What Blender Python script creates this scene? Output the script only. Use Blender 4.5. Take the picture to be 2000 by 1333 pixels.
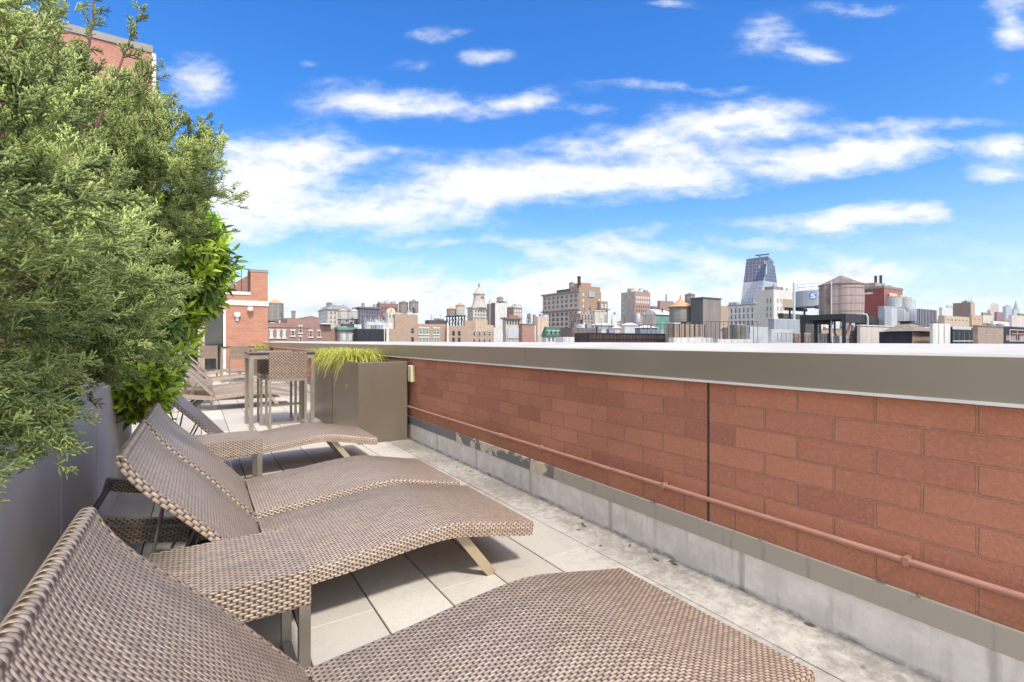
import bpy, math, random
import numpy as np
from mathutils import Vector, Matrix, noise as mnoise
R = math.radians
rnd = random.Random(7)
for o in list(bpy.data.objects):
    bpy.data.objects.remove(o)
SC = bpy.context.scene
COL = SC.collection

# ------------------------------------------------------------------ camera
H = 1.25                       # eye height above the terrace floor
F = 955.0                      # focal length in pixels of a 2000 px wide picture
TH = math.atan(615.0 / F)      # camera turned right of the parapet's direction (+Y)
S_, C_ = math.sin(TH), math.cos(TH)
cam = bpy.data.cameras.new('camera')
cam.sensor_width = 36.0
cam.lens = 36.0 * F / 2000.0
cam.clip_start = 0.05
cam.clip_end = 20000
camo = bpy.data.objects.new('camera', cam)
camo.location = (0, 0, H)
camo.rotation_euler = (R(90), 0, -TH)
COL.objects.link(camo)
SC.camera = camo

# ------------------------------------------------------------------ light and exposure
SUN_EL, SUN_AZ = R(53), R(184)          # azimuth clockwise from +Y
sund = Vector((math.sin(SUN_AZ) * math.cos(SUN_EL), math.cos(SUN_AZ) * math.cos(SUN_EL), math.sin(SUN_EL)))
sl = bpy.data.lights.new('sun', 'SUN')
sl.energy = 2.9
sl.angle = R(6)
sl.color = (1.0, 0.955, 0.88)
so = bpy.data.objects.new('sun', sl)
so.rotation_euler = sund.to_track_quat('Z', 'Y').to_euler()
COL.objects.link(so)
SC.view_settings.view_transform = 'Standard'
SC.view_settings.look = 'None'
SC.view_settings.exposure = 0.66
SC.view_settings.gamma = 1.0
SC.cycles.max_bounces = 6
SC.cycles.diffuse_bounces = 4
SC.cycles.use_denoising = True


class NT:
    """small helper for node trees"""
    def __init__(s, tree):
        s.t = tree

    def n(s, typ, ins=None, **kw):
        nd = s.t.nodes.new(typ)
        for k, v in kw.items():
            setattr(nd, k, v)
        for k, v in (ins or {}).items():
            if hasattr(v, 'is_linked') or hasattr(v, 'links'):
                s.t.links.new(v, nd.inputs[k])
            else:
                nd.inputs[k].default_value = v
        return nd

    def m(s, op, a, b=0.0, c=0.0, clamp=False):
        nd = s.n('ShaderNodeMath', {0: a, 1: b, 2: c}, operation=op)
        nd.use_clamp = clamp
        return nd.outputs[0]

    def v(s, op, a, b=(0, 0, 0), out=0):
        nd = s.n('ShaderNodeVectorMath', {0: a, 1: b}, operation=op)
        return nd.outputs[out]

    def mix(s, f, a, b, bt='MIX'):
        nd = s.n('ShaderNodeMix', data_type='RGBA', blend_type=bt)
        for k, val in ((0, f), (6, a), (7, b)):
            if hasattr(val, 'links'):
                s.t.links.new(val, nd.inputs[k])
            else:
                nd.inputs[k].default_value = val if k == 0 or len(val) == 4 else (*val, 1)
        return nd.outputs[2]

    def ramp(s, f, a, b):
        nd = s.n('ShaderNodeMapRange', {0: f, 1: a, 2: b})
        nd.interpolation_type = 'SMOOTHSTEP'
        return nd.outputs[0]

    def noise(s, vec, scale, det=3.0, rough=0.5, out=0):
        return s.n('ShaderNodeTexNoise', {'Vector': vec, 'Scale': scale, 'Detail': det, 'Roughness': rough}).outputs[out]


# ------------------------------------------------------------------ world: Nishita sky with cloud cover laid out by direction
def make_world():
    w = bpy.data.worlds.new('World')
    SC.world = w
    w.use_nodes = True
    t = w.node_tree
    t.nodes.clear()
    N = NT(t)
    tc = N.n('ShaderNodeTexCoord').outputs['Generated']
    sky = N.n('ShaderNodeTexSky', sky_type='NISHITA')
    sky.sun_disc = False
    sky.sun_elevation = SUN_EL
    sky.sun_rotation = SUN_AZ
    sky.altitude = 60
    sky.air_density = 1.0
    sky.dust_density = 0.6
    sky.ozone_density = 2.0
    d = N.v('NORMALIZE', tc)
    dz = N.n('ShaderNodeSeparateXYZ', {0: d}).outputs[2]
    # deeper blue high up, paler near the horizon
    hs = N.n('ShaderNodeHueSaturation', {'Hue': 0.505, 'Saturation': 1.32, 'Value': 1.0, 'Color': sky.outputs[0]}).outputs[0]
    up = N.ramp(dz, 0.02, 0.55)
    tint = N.mix(up, (0.80, 0.90, 0.93), SKY_TOP)
    blue = N.mix(1.0, hs, tint, 'MULTIPLY')
    # gnomonic cloud chart about one fixed compass direction
    df = N.v('DOT_PRODUCT', d, (S_, C_, 0), out=1)
    dr = N.v('DOT_PRODUCT', d, (C_, -S_, 0), out=1)
    dfc = N.m('MAXIMUM', df, 0.12)
    px = N.m('DIVIDE', dr, dfc)
    pz = N.m('DIVIDE', dz, dfc)
    p = N.n('ShaderNodeCombineXYZ', {0: px, 1: pz, 2: 0.0}).outputs[0]
    q = N.v('MULTIPLY', p, (1.0, 1.9, 1.0))
    warp = N.v('SUBTRACT', N.noise(q, 3.2, 5, 0.55, out=1), (0.5, 0.5, 0.5))
    pw = N.v('ADD', p, N.v('MULTIPLY', warp, (0.16, 0.085, 0)))
    acc = 0.0
    for (u, vv, ru, rv, a) in CLOUDS:
        c = ((u - 1000) / F, (667 - vv) / F, 0)
        e = N.v('MULTIPLY', N.v('SUBTRACT', pw, c), (F / ru, F / rv, 0))
        g = N.m('POWER', 0.36788, N.v('DOT_PRODUCT', e, e, out=1))
        acc = N.m('MULTIPLY_ADD', g, a, acc)
    pf = N.v('ADD', p, N.v('MULTIPLY', warp, (0.05, 0.03, 0)))
    fb = N.noise(N.v('MULTIPLY', pf, (1.0, 2.3, 1.0)), 7.0, 9, 0.66)
    fb2 = N.noise(N.v('MULTIPLY', pf, (1.0, 2.6, 1.0)), 26.0, 7, 0.68)
    k = N.m('ADD', N.m('MULTIPLY', N.m('SUBTRACT', fb, 0.5), 2.0), N.m('MULTIPLY', N.m('SUBTRACT', fb2, 0.5), 0.6))
    fbu = N.noise(N.v('MULTIPLY', N.v('ADD', pf, (0.0, 0.022, 0)), (1.0, 2.3, 1.0)), 7.0, 6, 0.6)
    relief = N.m('MULTIPLY', N.m('SUBTRACT', fb, fbu), 3.0)
    dens = N.m('ADD', N.m('MULTIPLY', acc, 0.90), k)
    dens = N.m('MULTIPLY', dens, N.ramp(acc, 0.02, 0.30))
    front = N.ramp(df, 0.1, 0.25)
    back = N.noise(N.v('MULTIPLY', d, (1, 1, 2.4)), 2.6, 6, 0.55)
    cover = N.m('ADD', N.m('MULTIPLY', N.m('MULTIPLY', N.ramp(dens, 0.0, 1.45), 0.98), front),
                N.m('MULTIPLY', N.m('MULTIPLY', N.ramp(back, 0.36, 0.58), 0.92), N.m('SUBTRACT', 1.0, front)))
    thick = N.ramp(N.m('ADD', N.m('MULTIPLY', dens, 0.35), N.m('ADD', relief, 0.25)), 0.05, 0.75)
    ccol = N.mix(thick, CLOUD_A, CLOUD_B)
    ccol = N.mix(front, CLOUD_FILL, ccol)      # unseen clouds behind the camera, brightened as added white fill light
    hz = N.m('MULTIPLY', N.m('POWER', N.m('SUBTRACT', 1.0, N.n('ShaderNodeMapRange', {0: dz, 1: 0.0, 2: 0.34}).outputs[0]), 2.6), 1.0)
    cov = N.m('MAXIMUM', cover, hz)
    cov = N.m('MULTIPLY', cov, N.ramp(dz, -0.05, 0.0))
    colr = N.mix(cov, blue, ccol)
    bg = N.n('ShaderNodeBackground', {'Color': colr, 'Strength': 0.15})
    out = N.n('ShaderNodeOutputWorld')
    t.links.new(bg.outputs[0], out.inputs[0])


SKY_TOP = (0.46, 0.88, 1.12)
CLOUD_A = (3.5, 3.9, 4.5)
CLOUD_B = (4.75, 4.75, 4.8)
CLOUD_FILL = (10.2, 9.6, 8.8)
CLOUDS = [
    (865, 70, 55, 16, .62), (955, 113, 45, 15, .75), (795, 122, 45, 12, .55), (610, 125, 25, 8, .4),
    (690, 190, 90, 30, .95), (850, 200, 150, 30, 1.05), (1030, 190, 70, 14, .8), (1160, 205, 45, 10, .6),
    (620, 290, 90, 36, 1.0), (540, 340, 130, 45, 1.15), (470, 400, 90, 60, 1.0), (640, 425, 200, 42, 1.25),
    (860, 385, 140, 50, 1.15), (1010, 350, 130, 38, 1.2), (1180, 352, 180, 34, 1.2), (1370, 330, 130, 36, 1.1),
    (1240, 280, 120, 30, 1.05), (1400, 240, 170, 40, .95), (1480, 215, 110, 20, .7),
    (1600, 310, 130, 30, 1.15), (1740, 295, 150, 26, 1.2), (1970, 300, 60, 26, 1.1), (1960, 348, 80, 22, 1.1),
    (1640, 436, 120, 26, 1.1), (1770, 420, 110, 24, 1.1), (1400, 440, 200, 16, .5), (1250, 452, 60, 10, .5),
    (1500, 70, 60, 38, .85), (1590, 105, 50, 18, .8), (1985, 30, 50, 45, .95), (1985, 80, 40, 22, .9),
    (385, 145, 70, 45, .85), (420, 290, 40, 14, .5), (1950, 153, 30, 14, .6), (1900, 240, 90, 14, .55), (1330, 5, 60, 10, .5), (1660, 8, 90, 18, .5),
    (470, 330, 90, 60, .7), (1120, 470, 220, 14, .55), (900, 480, 160, 12, .5), (640, 515, 140, 20, .6), (1500, 480, 160, 14, .5), (1850, 470, 160, 12, .45), (1240, 165, 120, 10, .45), (1120, 285, 60, 16, .6), (760, 300, 80, 16, .6), (1560, 250, 120, 14, .6), (1750, 250, 120, 12, .5), (1420, 170, 90, 9, .4),
    (590, 580, 160, 55, 1.35), (760, 585, 140, 46, 1.2), (950, 600, 220, 50, 1.3), (1110, 555, 140, 48, 1.2),
    (1240, 500, 130, 26, .85), (1080, 495, 80, 14, .5), (1300, 590, 200, 46, 1.2), (1390, 525, 60, 22, .65),
    (1560, 560, 170, 48, 1.15), (1680, 535, 120, 28, .95), (1780, 590, 200, 30, .8), (1920, 610, 220, 26, .7), (480, 470, 60, 16, .5)]
make_world()

# ------------------------------------------------------------------ mesh helpers


class MB:
    """collects faces with uv in metres and a material index, then links them as one mesh object"""
    def __init__(s):
        s.v, s.f, s.uv, s.mi = [], [], [], []

    def face(s, pts, uvs=None, m=0):
        b = len(s.v)
        s.v += [tuple(p) for p in pts]
        s.f.append(tuple(range(b, b + len(pts))))
        if uvs is None:
            a, c, d = (Vector(pts[i]) for i in (0, 1, 2))
            n = (c - a).cross(d - a)
            ax = max(range(3), key=lambda i: abs(n[i]))
            uvs = [((p[1], p[2]) if ax == 0 else (p[0], p[2]) if ax == 1 else (p[0], p[1])) for p in pts]
        s.uv.append(uvs)
        s.mi.append(m)

    def box(s, x0, y0, z0, x1, y1, z1, m=0, skip=''):
        P = lambda a, b, c: (x1 if a else x0, y1 if b else y0, z1 if c else z0)
        if 'b' not in skip: s.face([P(0, 1, 0), P(1, 1, 0), P(1, 0, 0), P(0, 0, 0)], m=m)
        if 't' not in skip: s.face([P(0, 0, 1), P(1, 0, 1), P(1, 1, 1), P(0, 1, 1)], m=m)
        s.face([P(0, 0, 0), P(1, 0, 0), P(1, 0, 1), P(0, 0, 1)], m=m)
        s.face([P(1, 0, 0), P(1, 1, 0), P(1, 1, 1), P(1, 0, 1)], m=m)
        s.face([P(1, 1, 0), P(0, 1, 0), P(0, 1, 1), P(1, 1, 1)], m=m)
        s.face([P(0, 1, 0), P(0, 0, 0), P(0, 0, 1), P(0, 1, 1)], m=m)

    def bar(s, a, b, w, h, m=0, up=(0, 0, 1)):
        """square bar from a to b, w wide, h thick"""
        a, b = Vector(a), Vector(b)
        d = (b - a).normalized()
        u = Vector(up)
        if abs(d.dot(u)) > .98: u = Vector((0, 1, 0))
        x = d.cross(u).normalized() * w / 2
        y = x.cross(d).normalized() * h / 2
        L = (b - a).length
        r = [(-1, -1), (1, -1), (1, 1), (-1, 1)]
        A = [a + x * i + y * j for i, j in r]
        B = [b + x * i + y * j for i, j in r]
        for i in range(4):
            j = (i + 1) % 4
            s.face([A[i], A[j], B[j], B[i]], [(0, 0), (0, w), (L, w), (L, 0)], m)
        s.face([A[3], A[2], A[1], A[0]], m=m)
        s.face(B, m=m)

    def tube(s, pts, r, n=8, m=0):
        pts = [Vector(p) for p in pts]
        rr = r if isinstance(r, (list, tuple)) else [r] * len(pts)
        rings, L, acc = [], [], 0
        ref = Vector((0.13, 0.31, 1)).normalized()
        for i, p in enumerate(pts):
            d = (pts[min(i + 1, len(pts) - 1)] - pts[max(i - 1, 0)]).normalized()
            if abs(d.dot(ref)) > .95: ref = Vector((1, 0.2, 0)).normalized()
            x = d.cross(ref).normalized()
            y = d.cross(x)
            if i: acc += (p - pts[i - 1]).length
            L.append(acc)
            rings.append([p + (x * math.cos(2 * math.pi * k / n) + y * math.sin(2 * math.pi * k / n)) * rr[i] for k in range(n)])
        for i in range(len(pts) - 1):
            for k in range(n):
                j = (k + 1) % n
                w = 2 * math.pi * rr[i] / n
                s.face([rings[i][k], rings[i][j], rings[i + 1][j], rings[i + 1][k]],
                       [(L[i], k * w), (L[i], (k + 1) * w), (L[i + 1], (k + 1) * w), (L[i + 1], k * w)], m)
        s.face(rings[0], m=m)
        s.face(rings[-1][::-1], m=m)

    def lathe(s, prof, n=16, cx=0, cy=0, m=0, ph=0.0, cap=True):
        rings = []
        for (r, z) in prof:
            rings.append([(cx + r * math.cos(ph + 2 * math.pi * k / n), cy + r * math.sin(ph + 2 * math.pi * k / n), z) for k in range(n)])
        for i in range(len(prof) - 1):
            for k in range(n):
                j = (k + 1) % n
                w = 2 * math.pi * max(prof[i][0], prof[i + 1][0]) / n
                if prof[i + 1][0] < 1e-4:
                    s.face([rings[i][k], rings[i][j], rings[i + 1][k]], [(k * w, 0), (k * w + w, 0), (k * w + w / 2, prof[i][0])], m)
                else:
                    s.face([rings[i][k], rings[i][j], rings[i + 1][j], rings[i + 1][k]],
                           [(k * w, prof[i][1]), (k * w + w, prof[i][1]), (k * w + w, prof[i + 1][1]), (k * w, prof[i + 1][1])], m)
        if cap and prof[0][0] > 1e-4: s.face(rings[0][::-1], m=m)
        if cap and prof[-1][0] > 1e-4: s.face(rings[-1], m=m)

    def build(s, name, mats, parent=None, smooth=False, bevel=0.0, loc=None):
        me = bpy.data.meshes.new(name)
        me.from_pydata(s.v, [], s.f)
        uvl = me.uv_layers.new(name='UVMap')
        flat = [c for f in s.uv for uv in f for c in uv]
        uvl.data.foreach_set('uv', flat)
        if not isinstance(mats, (list, tuple)): mats = [mats]
        for m in mats: me.materials.append(m)
        me.polygons.foreach_set('material_index', s.mi)
        if smooth or bevel:
            import bmesh
            bm = bmesh.new()
            bm.from_mesh(me)
            bmesh.ops.remove_doubles(bm, verts=bm.verts, dist=1e-5)
            bm.to_mesh(me)
            bm.free()
        if smooth:
            me.polygons.foreach_set('use_smooth', [True] * len(me.polygons))
            try: me.set_sharp_from_angle(angle=R(38))
            except Exception: pass
        me.update()
        o = bpy.data.objects.new(name, me)
        COL.objects.link(o)
        if parent is not None: o.parent = parent
        if loc is not None: o.location = loc
        if bevel:
            b = o.modifiers.new('bevel', 'BEVEL')
            b.width = bevel
            b.segments = 2
            b.limit_method = 'ANGLE'
        return o


def tag(o, label, cat, group=None):
    o['label'] = label
    o['category'] = cat
    if group: o['group'] = group
    return o


def thing(name, label, cat, loc=(0, 0, 0), rz=0.0, group=None):
    o = bpy.data.objects.new(name, None)
    o.empty_display_size = 0.1
    COL.objects.link(o)
    o.location = loc
    o.rotation_euler = (0, 0, rz)
    return tag(o, label, cat, group)


def struct(o, kind='structure'):
    o['kind'] = kind
    return o


KIDS = {}


def kids(o):
    return [c for c in bpy.data.objects if c.parent == o]


def dup(root, loc, rz, label, group=None):
    """a copy of a thing, its parts and their sub-parts"""
    r = root.copy()
    COL.objects.link(r)
    r.location = loc
    r.rotation_euler = (0, 0, rz)
    r['label'] = label
    if group: r['group'] = group
    for ch in kids(root):
        c = ch.copy()
        COL.objects.link(c)
        c.parent = r
        for g in kids(ch):
            d = g.copy()
            COL.objects.link(d)
            d.parent = c
    return r


# ------------------------------------------------------------------ materials
def new_mat(name):
    m = bpy.data.materials.new(name)
    m.use_nodes = True
    t = m.node_tree
    b = t.nodes['Principled BSDF']
    return m, NT(t), b


def plain(name, col, rough=.7, metal=0., var=.15, scale=2.5, bump=0., bscale=40., spec=.4, stretch=(1, 1, 1), rvar=0., fine=0.):
    m, N, b = new_mat(name)
    tc = N.n('ShaderNodeTexCoord').outputs['Object']
    v = N.v('MULTIPLY', tc, stretch)
    f = N.noise(v, scale, 5, .6)
    lo = tuple(c * (1 - var) for c in col)
    hi = tuple(min(1, c * (1 + var)) for c in col)
    c = N.mix(N.ramp(f, .3, .7), lo, hi)
    if fine:
        g = N.noise(tc, bscale * 2, 2, .6)
        c = N.mix(N.m('MULTIPLY', N.ramp(g, .35, .65), fine), c, tuple(x * .55 for x in col))
    N.t.links.new(c, b.inputs['Base Color'])
    b.inputs['Roughness'].default_value = rough
    b.inputs['Metallic'].default_value = metal
    b.inputs['Specular IOR Level'].default_value = spec
    if rvar:
        N.t.links.new(N.m('MULTIPLY_ADD', f, rvar, rough - rvar / 2), b.inputs['Roughness'])
    if bump:
        h = N.noise(tc, bscale, 3, .6)
        bp = N.n('ShaderNodeBump', {'Strength': bump, 'Distance': .01, 'Height': h})
        N.t.links.new(bp.outputs[0], b.inputs['Normal'])
    return m


def brick(name, c1, c2, mortar, bw, bh, ms=.008, bump=.6, stain=.25, rough=.85, bias=0., c3=None):
    m, N, b = new_mat(name)
    uv = N.n('ShaderNodeUVMap', uv_map='UVMap').outputs[0]
    wob = N.v('MULTIPLY', N.v('SUBTRACT', N.noise(uv, 9, 2, .5, out=1), (.5, .5, .5)), (bh * .05, bh * .05, 0))
    vec = N.v('ADD', uv, wob)
    bt = N.n('ShaderNodeTexBrick', {'Vector': vec, 'Color1': (*c1, 1), 'Color2': (*c2, 1), 'Mortar': (*mortar, 1), 'Scale': 1.0,
                                    'Mortar Size': ms, 'Mortar Smooth': .25, 'Bias': bias, 'Brick Width': bw, 'Row Height': bh})
    col = bt.outputs[0]
    if c3:
        grain = N.noise(uv, 190, 3, .7)
        col = N.mix(N.m('MULTIPLY', N.ramp(grain, .45, .7), .32), col, tuple(x * .5 for x in c1))
        blot = N.noise(uv, 22, 5, .65)
        col = N.mix(N.m('MULTIPLY', N.ramp(blot, .5, .75), .35), col, tuple(min(1, x * 1.25) for x in c1))
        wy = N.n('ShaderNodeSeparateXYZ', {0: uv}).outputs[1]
        shade_dirt = N.m('MULTIPLY', N.m('SUBTRACT', 1.0, N.ramp(wy, -.02, .24)), N.m('MULTIPLY_ADD', N.noise(uv, 5, 4, .6), .75, .05))  # contact shade, with some dirt, put into the colour at the wall's foot
        col = N.mix(shade_dirt, col, tuple(x * .38 for x in c1))
        # a few odd bricks
        bt2 = N.n('ShaderNodeTexBrick', {'Vector': vec, 'Color1': (0, 0, 0, 1), 'Color2': (1, 1, 1, 1), 'Mortar': (0, 0, 0, 1), 'Scale': 1.0,
                                         'Mortar Size': ms, 'Bias': 0.0, 'Brick Width': bw, 'Row Height': bh})
        col = N.mix(N.m('MULTIPLY', N.ramp(bt2.outputs[0], .80, .92), .75), col, c3)
    s1 = N.noise(uv, 1.1, 6, .6)
    s2 = N.noise(uv, 60 if bh < .3 else 8, 4, .7)
    col = N.mix(N.m('MULTIPLY', N.ramp(s1, .45, .75), stain), col, tuple(x * .45 for x in c1))
    col = N.mix(N.m('MULTIPLY', N.ramp(s2, .4, .75), .35), col, tuple(min(1, x * 1.35) for x in c1))
    N.t.links.new(col, b.inputs['Base Color'])
    b.inputs['Roughness'].default_value = rough
    b.inputs['Specular IOR Level'].default_value = .25
    if bump:
        h = N.m('ADD', N.m('MULTIPLY', bt.outputs[1], -1.0), N.m('MULTIPLY', s2, .35))
        bp = N.n('ShaderNodeBump', {'Strength': bump, 'Distance': .009, 'Height': h})
        N.t.links.new(bp.outputs[0], b.inputs['Normal'])
    return m


def wicker(name, ca, cb, cdark, row=.0098, warp=.0160):
    """flat resin strands in a plain weave: each strand passes over every second warp"""
    m, N, b = new_mat(name)
    uv = N.n('ShaderNodeUVMap', uv_map='UVMap').outputs[0]
    x = N.n('ShaderNodeSeparateXYZ', {0: uv})
    u, v = x.outputs[0], x.outputs[1]
    rv = N.m('DIVIDE', v, row)
    ri = N.m('FLOOR', rv)
    rf = N.m('FRACT', rv)
    par = N.m('MULTIPLY', N.m('MODULO', N.m('ADD', ri, 2000.0), 2.0), .5)
    uu = N.m('ADD', N.m('DIVIDE', u, warp * 2), par)
    uf = N.m('FRACT', N.m('ADD', uu, 1000.0))
    ui = N.m('FLOOR', N.m('ADD', uu, 1000.0))
    along = N.m('MULTIPLY_ADD', N.m('COSINE', N.m('MULTIPLY', N.m('SUBTRACT', uf, .5), 6.28318)), .5, .5)
    across = N.m('SQRT', N.m('MAXIMUM', 0.0, N.m('SUBTRACT', 1.0, N.m('POWER', N.m('ABSOLUTE', N.m('MULTIPLY_ADD', rf, 2.0, -1.0)), 2.6))))
    h = N.m('MULTIPLY', N.m('POWER', along, .7), across)
    cell = N.n('ShaderNodeCombineXYZ', {0: ui, 1: ri}).outputs[0]
    wn = N.n('ShaderNodeTexWhiteNoise', {'Vector': cell}, noise_dimensions='2D').outputs[0]
    rown = N.n('ShaderNodeTexWhiteNoise', {'W': ri}, noise_dimensions='1D').outputs[0]
    big = N.noise(uv, 3.0, 3, .5)
    f = N.m('ADD', N.m('MULTIPLY', wn, .42), N.m('ADD', N.m('MULTIPLY', rown, .34), N.m('MULTIPLY', N.m('SUBTRACT', big, .5), .5)))
    c = N.mix(f, ca, cb)
    c = N.mix(N.ramp(h, .03, .46), cdark, c)
    N.t.links.new(c, b.inputs['Base Color'])
    b.inputs['Roughness'].default_value = .33
    b.inputs['Specular IOR Level'].default_value = 1.0
    bp = N.n('ShaderNodeBump', {'Strength': .9, 'Distance': .004, 'Height': h})
    N.t.links.new(bp.outputs[0], b.inputs['Normal'])
    return m


def stone_floor():
    m, N, b = new_mat('paver_stone')
    tc = N.n('ShaderNodeTexCoord').outputs['Object']
    at = N.n('ShaderNodeAttribute', attribute_name='tint')
    n1 = N.noise(tc, 1.3, 5, .6)
    n2 = N.noise(tc, 17, 8, .72)
    n3 = N.noise(tc, 70, 4, .7)
    base = N.mix(at.outputs['Fac'], (.42, .38, .325), (.57, .53, .465))
    c = N.mix(N.m('MULTIPLY', N.ramp(n3, .42, .7), .28), base, (.38, .34, .29))
    x = N.n('ShaderNodeSeparateXYZ', {0: tc}).outputs[0]
    # grime gathers along the strip beside the parapet kerb
    edge = N.ramp(x, 1.55, 2.3)
    dirt = N.m('MULTIPLY', N.ramp(N.m('ADD', N.m('ADD', N.m('MULTIPLY', n2, .55), N.m('MULTIPLY', n1, .5)), N.m('MULTIPLY', edge, .16)), .50, .76),
               N.m('MULTIPLY_ADD', edge, .50, .30))
    c = N.mix(dirt, c, (.15, .135, .115))
    speck = N.m('MULTIPLY', N.ramp(N.noise(tc, 130, 3, .6), .62, .72), N.m('MULTIPLY_ADD', edge, .5, .1))
    c = N.mix(speck, c, (.10, .09, .075))
    N.t.links.new(c, b.inputs['Base Color'])
    b.inputs['Roughness'].default_value = .8
    b.inputs['Specular IOR Level'].default_value = .3
    bp = N.n('ShaderNodeBump', {'Strength': .35, 'Distance': .004, 'Height': N.m('ADD', n3, n2)})
    N.t.links.new(bp.outputs[0], b.inputs['Normal'])
    return m


def kerb_mat():
    m, N, b = new_mat('kerb_white')
    uv = N.n('ShaderNodeUVMap', uv_map='UVMap').outputs[0]
    x = N.n('ShaderNodeSeparateXYZ', {0: uv})
    w = N.v('MULTIPLY', uv, (1.0, .16, 1))
    n1 = N.noise(w, 18, 4, .6)
    n2 = N.noise(uv, 6, 5, .65)
    seam = N.m('ABSOLUTE', N.m('SUBTRACT', N.m('FRACT', N.m('DIVIDE', N.m('ADD', N.m('ADD', x.outputs[0], 10 * .925 - .52), N.m('MULTIPLY', n1, .05)), .925)), .02))
    sm = N.m('SUBTRACT', 1.0, N.ramp(seam, .004, .028))
    c = N.mix(N.ramp(n2, .35, .7), (.62, .575, .53), (.80, .745, .69))
    c = N.mix(N.m('MULTIPLY', sm, N.m('MULTIPLY_ADD', n2, .9, .15)), c, (.30, .27, .26))
    low = N.m('MULTIPLY', N.m('SUBTRACT', 1.0, N.ramp(x.outputs[1], .0, .03)), N.ramp(n2, .42, .6))
    c = N.mix(N.m('MULTIPLY', low, .8), c, (.16, .14, .12))
    drip = N.m('MULTIPLY', N.ramp(n1, .52, .72), .5)
    c = N.mix(drip, c, (.42, .39, .37))
    N.t.links.new(c, b.inputs['Base Color'])
    b.inputs['Roughness'].default_value = .75
    bp = N.n('ShaderNodeBump', {'Strength': .5, 'Distance': .006, 'Height': N.noise(uv, 45, 4, .7)})
    N.t.links.new(bp.outputs[0], b.inputs['Normal'])
    return m


def flashing_mat():
    m, N, b = new_mat('flashing_metal')
    uv = N.n('ShaderNodeUVMap', uv_map='UVMap').outputs[0]
    x = N.n('ShaderNodeSeparateXYZ', {0: uv})
    y = x.outputs[0]
    n = N.noise(N.v('MULTIPLY', uv, (1, 1.3, 1)), 2.6, 4, .55)
    drip = N.noise(N.v('MULTIPLY', uv, (1, .12, 1)), 24, 4, .6)
    taupe = N.mix(N.m('MULTIPLY', N.ramp(drip, .55, .72), .5), (.38, .338, .28), (.22, .195, .162))
    peeled = N.mix(N.ramp(N.noise(uv, 14, 3, .6), .4, .7), (.62, .54, .40), (.52, .44, .31))
    grey = (.17, .165, .165)
    patch = N.ramp(n, .47, .50)
    mid = N.mix(patch, grey, peeled)
    c = N.mix(N.ramp(y, 2.96, 2.97), taupe, mid)
    c = N.mix(N.ramp(y, 4.63, 4.64), c, grey)
    N.t.links.new(c, b.inputs['Base Color'])
    b.inputs['Roughness'].default_value = .5
    return m


def leafmat(name, dark, light, trans, rough=.5, spec=.4, tw=.35):
    m, N, b = new_mat(name)
    at = N.n('ShaderNodeAttribute', attribute_name='tint')
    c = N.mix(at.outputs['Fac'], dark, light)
    N.t.links.new(c, b.inputs['Base Color'])
    b.inputs['Roughness'].default_value = rough
    b.inputs['Specular IOR Level'].default_value = spec
    tr = N.n('ShaderNodeBsdfTranslucent', {'Color': N.mix(1.0, c, (*trans, 1), 'MULTIPLY')})
    mx = N.n('ShaderNodeMixShader', {0: tw, 1: b.outputs[0], 2: tr.outputs[0]})
    out = [n for n in N.t.nodes if n.type == 'OUTPUT_MATERIAL'][0]
    N.t.links.new(mx.outputs[0], out.inputs[0])
    return m


def stave_mat(name, col, n=.18, dark=.5):
    m, N, b = new_mat(name)
    uv = N.n('ShaderNodeUVMap', uv_map='UVMap').outputs[0]
    x = N.n('ShaderNodeSeparateXYZ', {0: uv})
    fl = N.m('FLOOR', N.m('DIVIDE', x.outputs[0], n))
    wn = N.n('ShaderNodeTexWhiteNoise', {'W': fl}, noise_dimensions='1D').outputs[0]
    ns = N.noise(N.v('MULTIPLY', uv, (1, .15, 1)), 4, 4, .6)
    f = N.m('ADD', N.m('MULTIPLY', wn, .55), N.m('MULTIPLY', ns, .5))
    c = N.mix(f, tuple(k * dark for k in col), tuple(min(1, k * 1.25) for k in col))
    N.t.links.new(c, b.inputs['Base Color'])
    b.inputs['Roughness'].default_value = .85
    return m


def grid_glass():
    """crystal tower skin: pale metal and blue panes in a panel grid"""
    m, N, b = new_mat('panel_glass')
    uv = N.n('ShaderNodeUVMap', uv_map='UVMap').outputs[0]
    bt = N.n('ShaderNodeTexBrick', {'Vector': uv, 'Color1': (0, 0, 0, 1), 'Color2': (1, 1, 1, 1), 'Mortar': (.5, .5, .5, 1), 'Scale': 1.0,
                                    'Mortar Size': .16, 'Brick Width': 3.4, 'Row Height': 3.4, 'Bias': 0.0}, offset=0.0)
    x = N.n('ShaderNodeSeparateXYZ', {0: uv})
    zone = N.ramp(x.outputs[1], 58.0, 58.3)
    f = N.m('MULTIPLY', N.ramp(N.m('ADD', bt.outputs[0], N.m('MULTIPLY', N.noise(uv, .08, 2, .5), .9)), .55, .62), zone)
    c = N.mix(f, (.40, .42, .45), (.055, .062, .13))
    c = N.mix(N.m('MULTIPLY', bt.outputs[0], .22), c, (.10, .11, .18))
    c = N.mix(bt.outputs[1], c, (.24, .24, .28))
    N.t.links.new(c, b.inputs['Base Color'])
    b.inputs['Roughness'].default_value = .22
    b.inputs['Metallic'].default_value = .1
    return m


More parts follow.
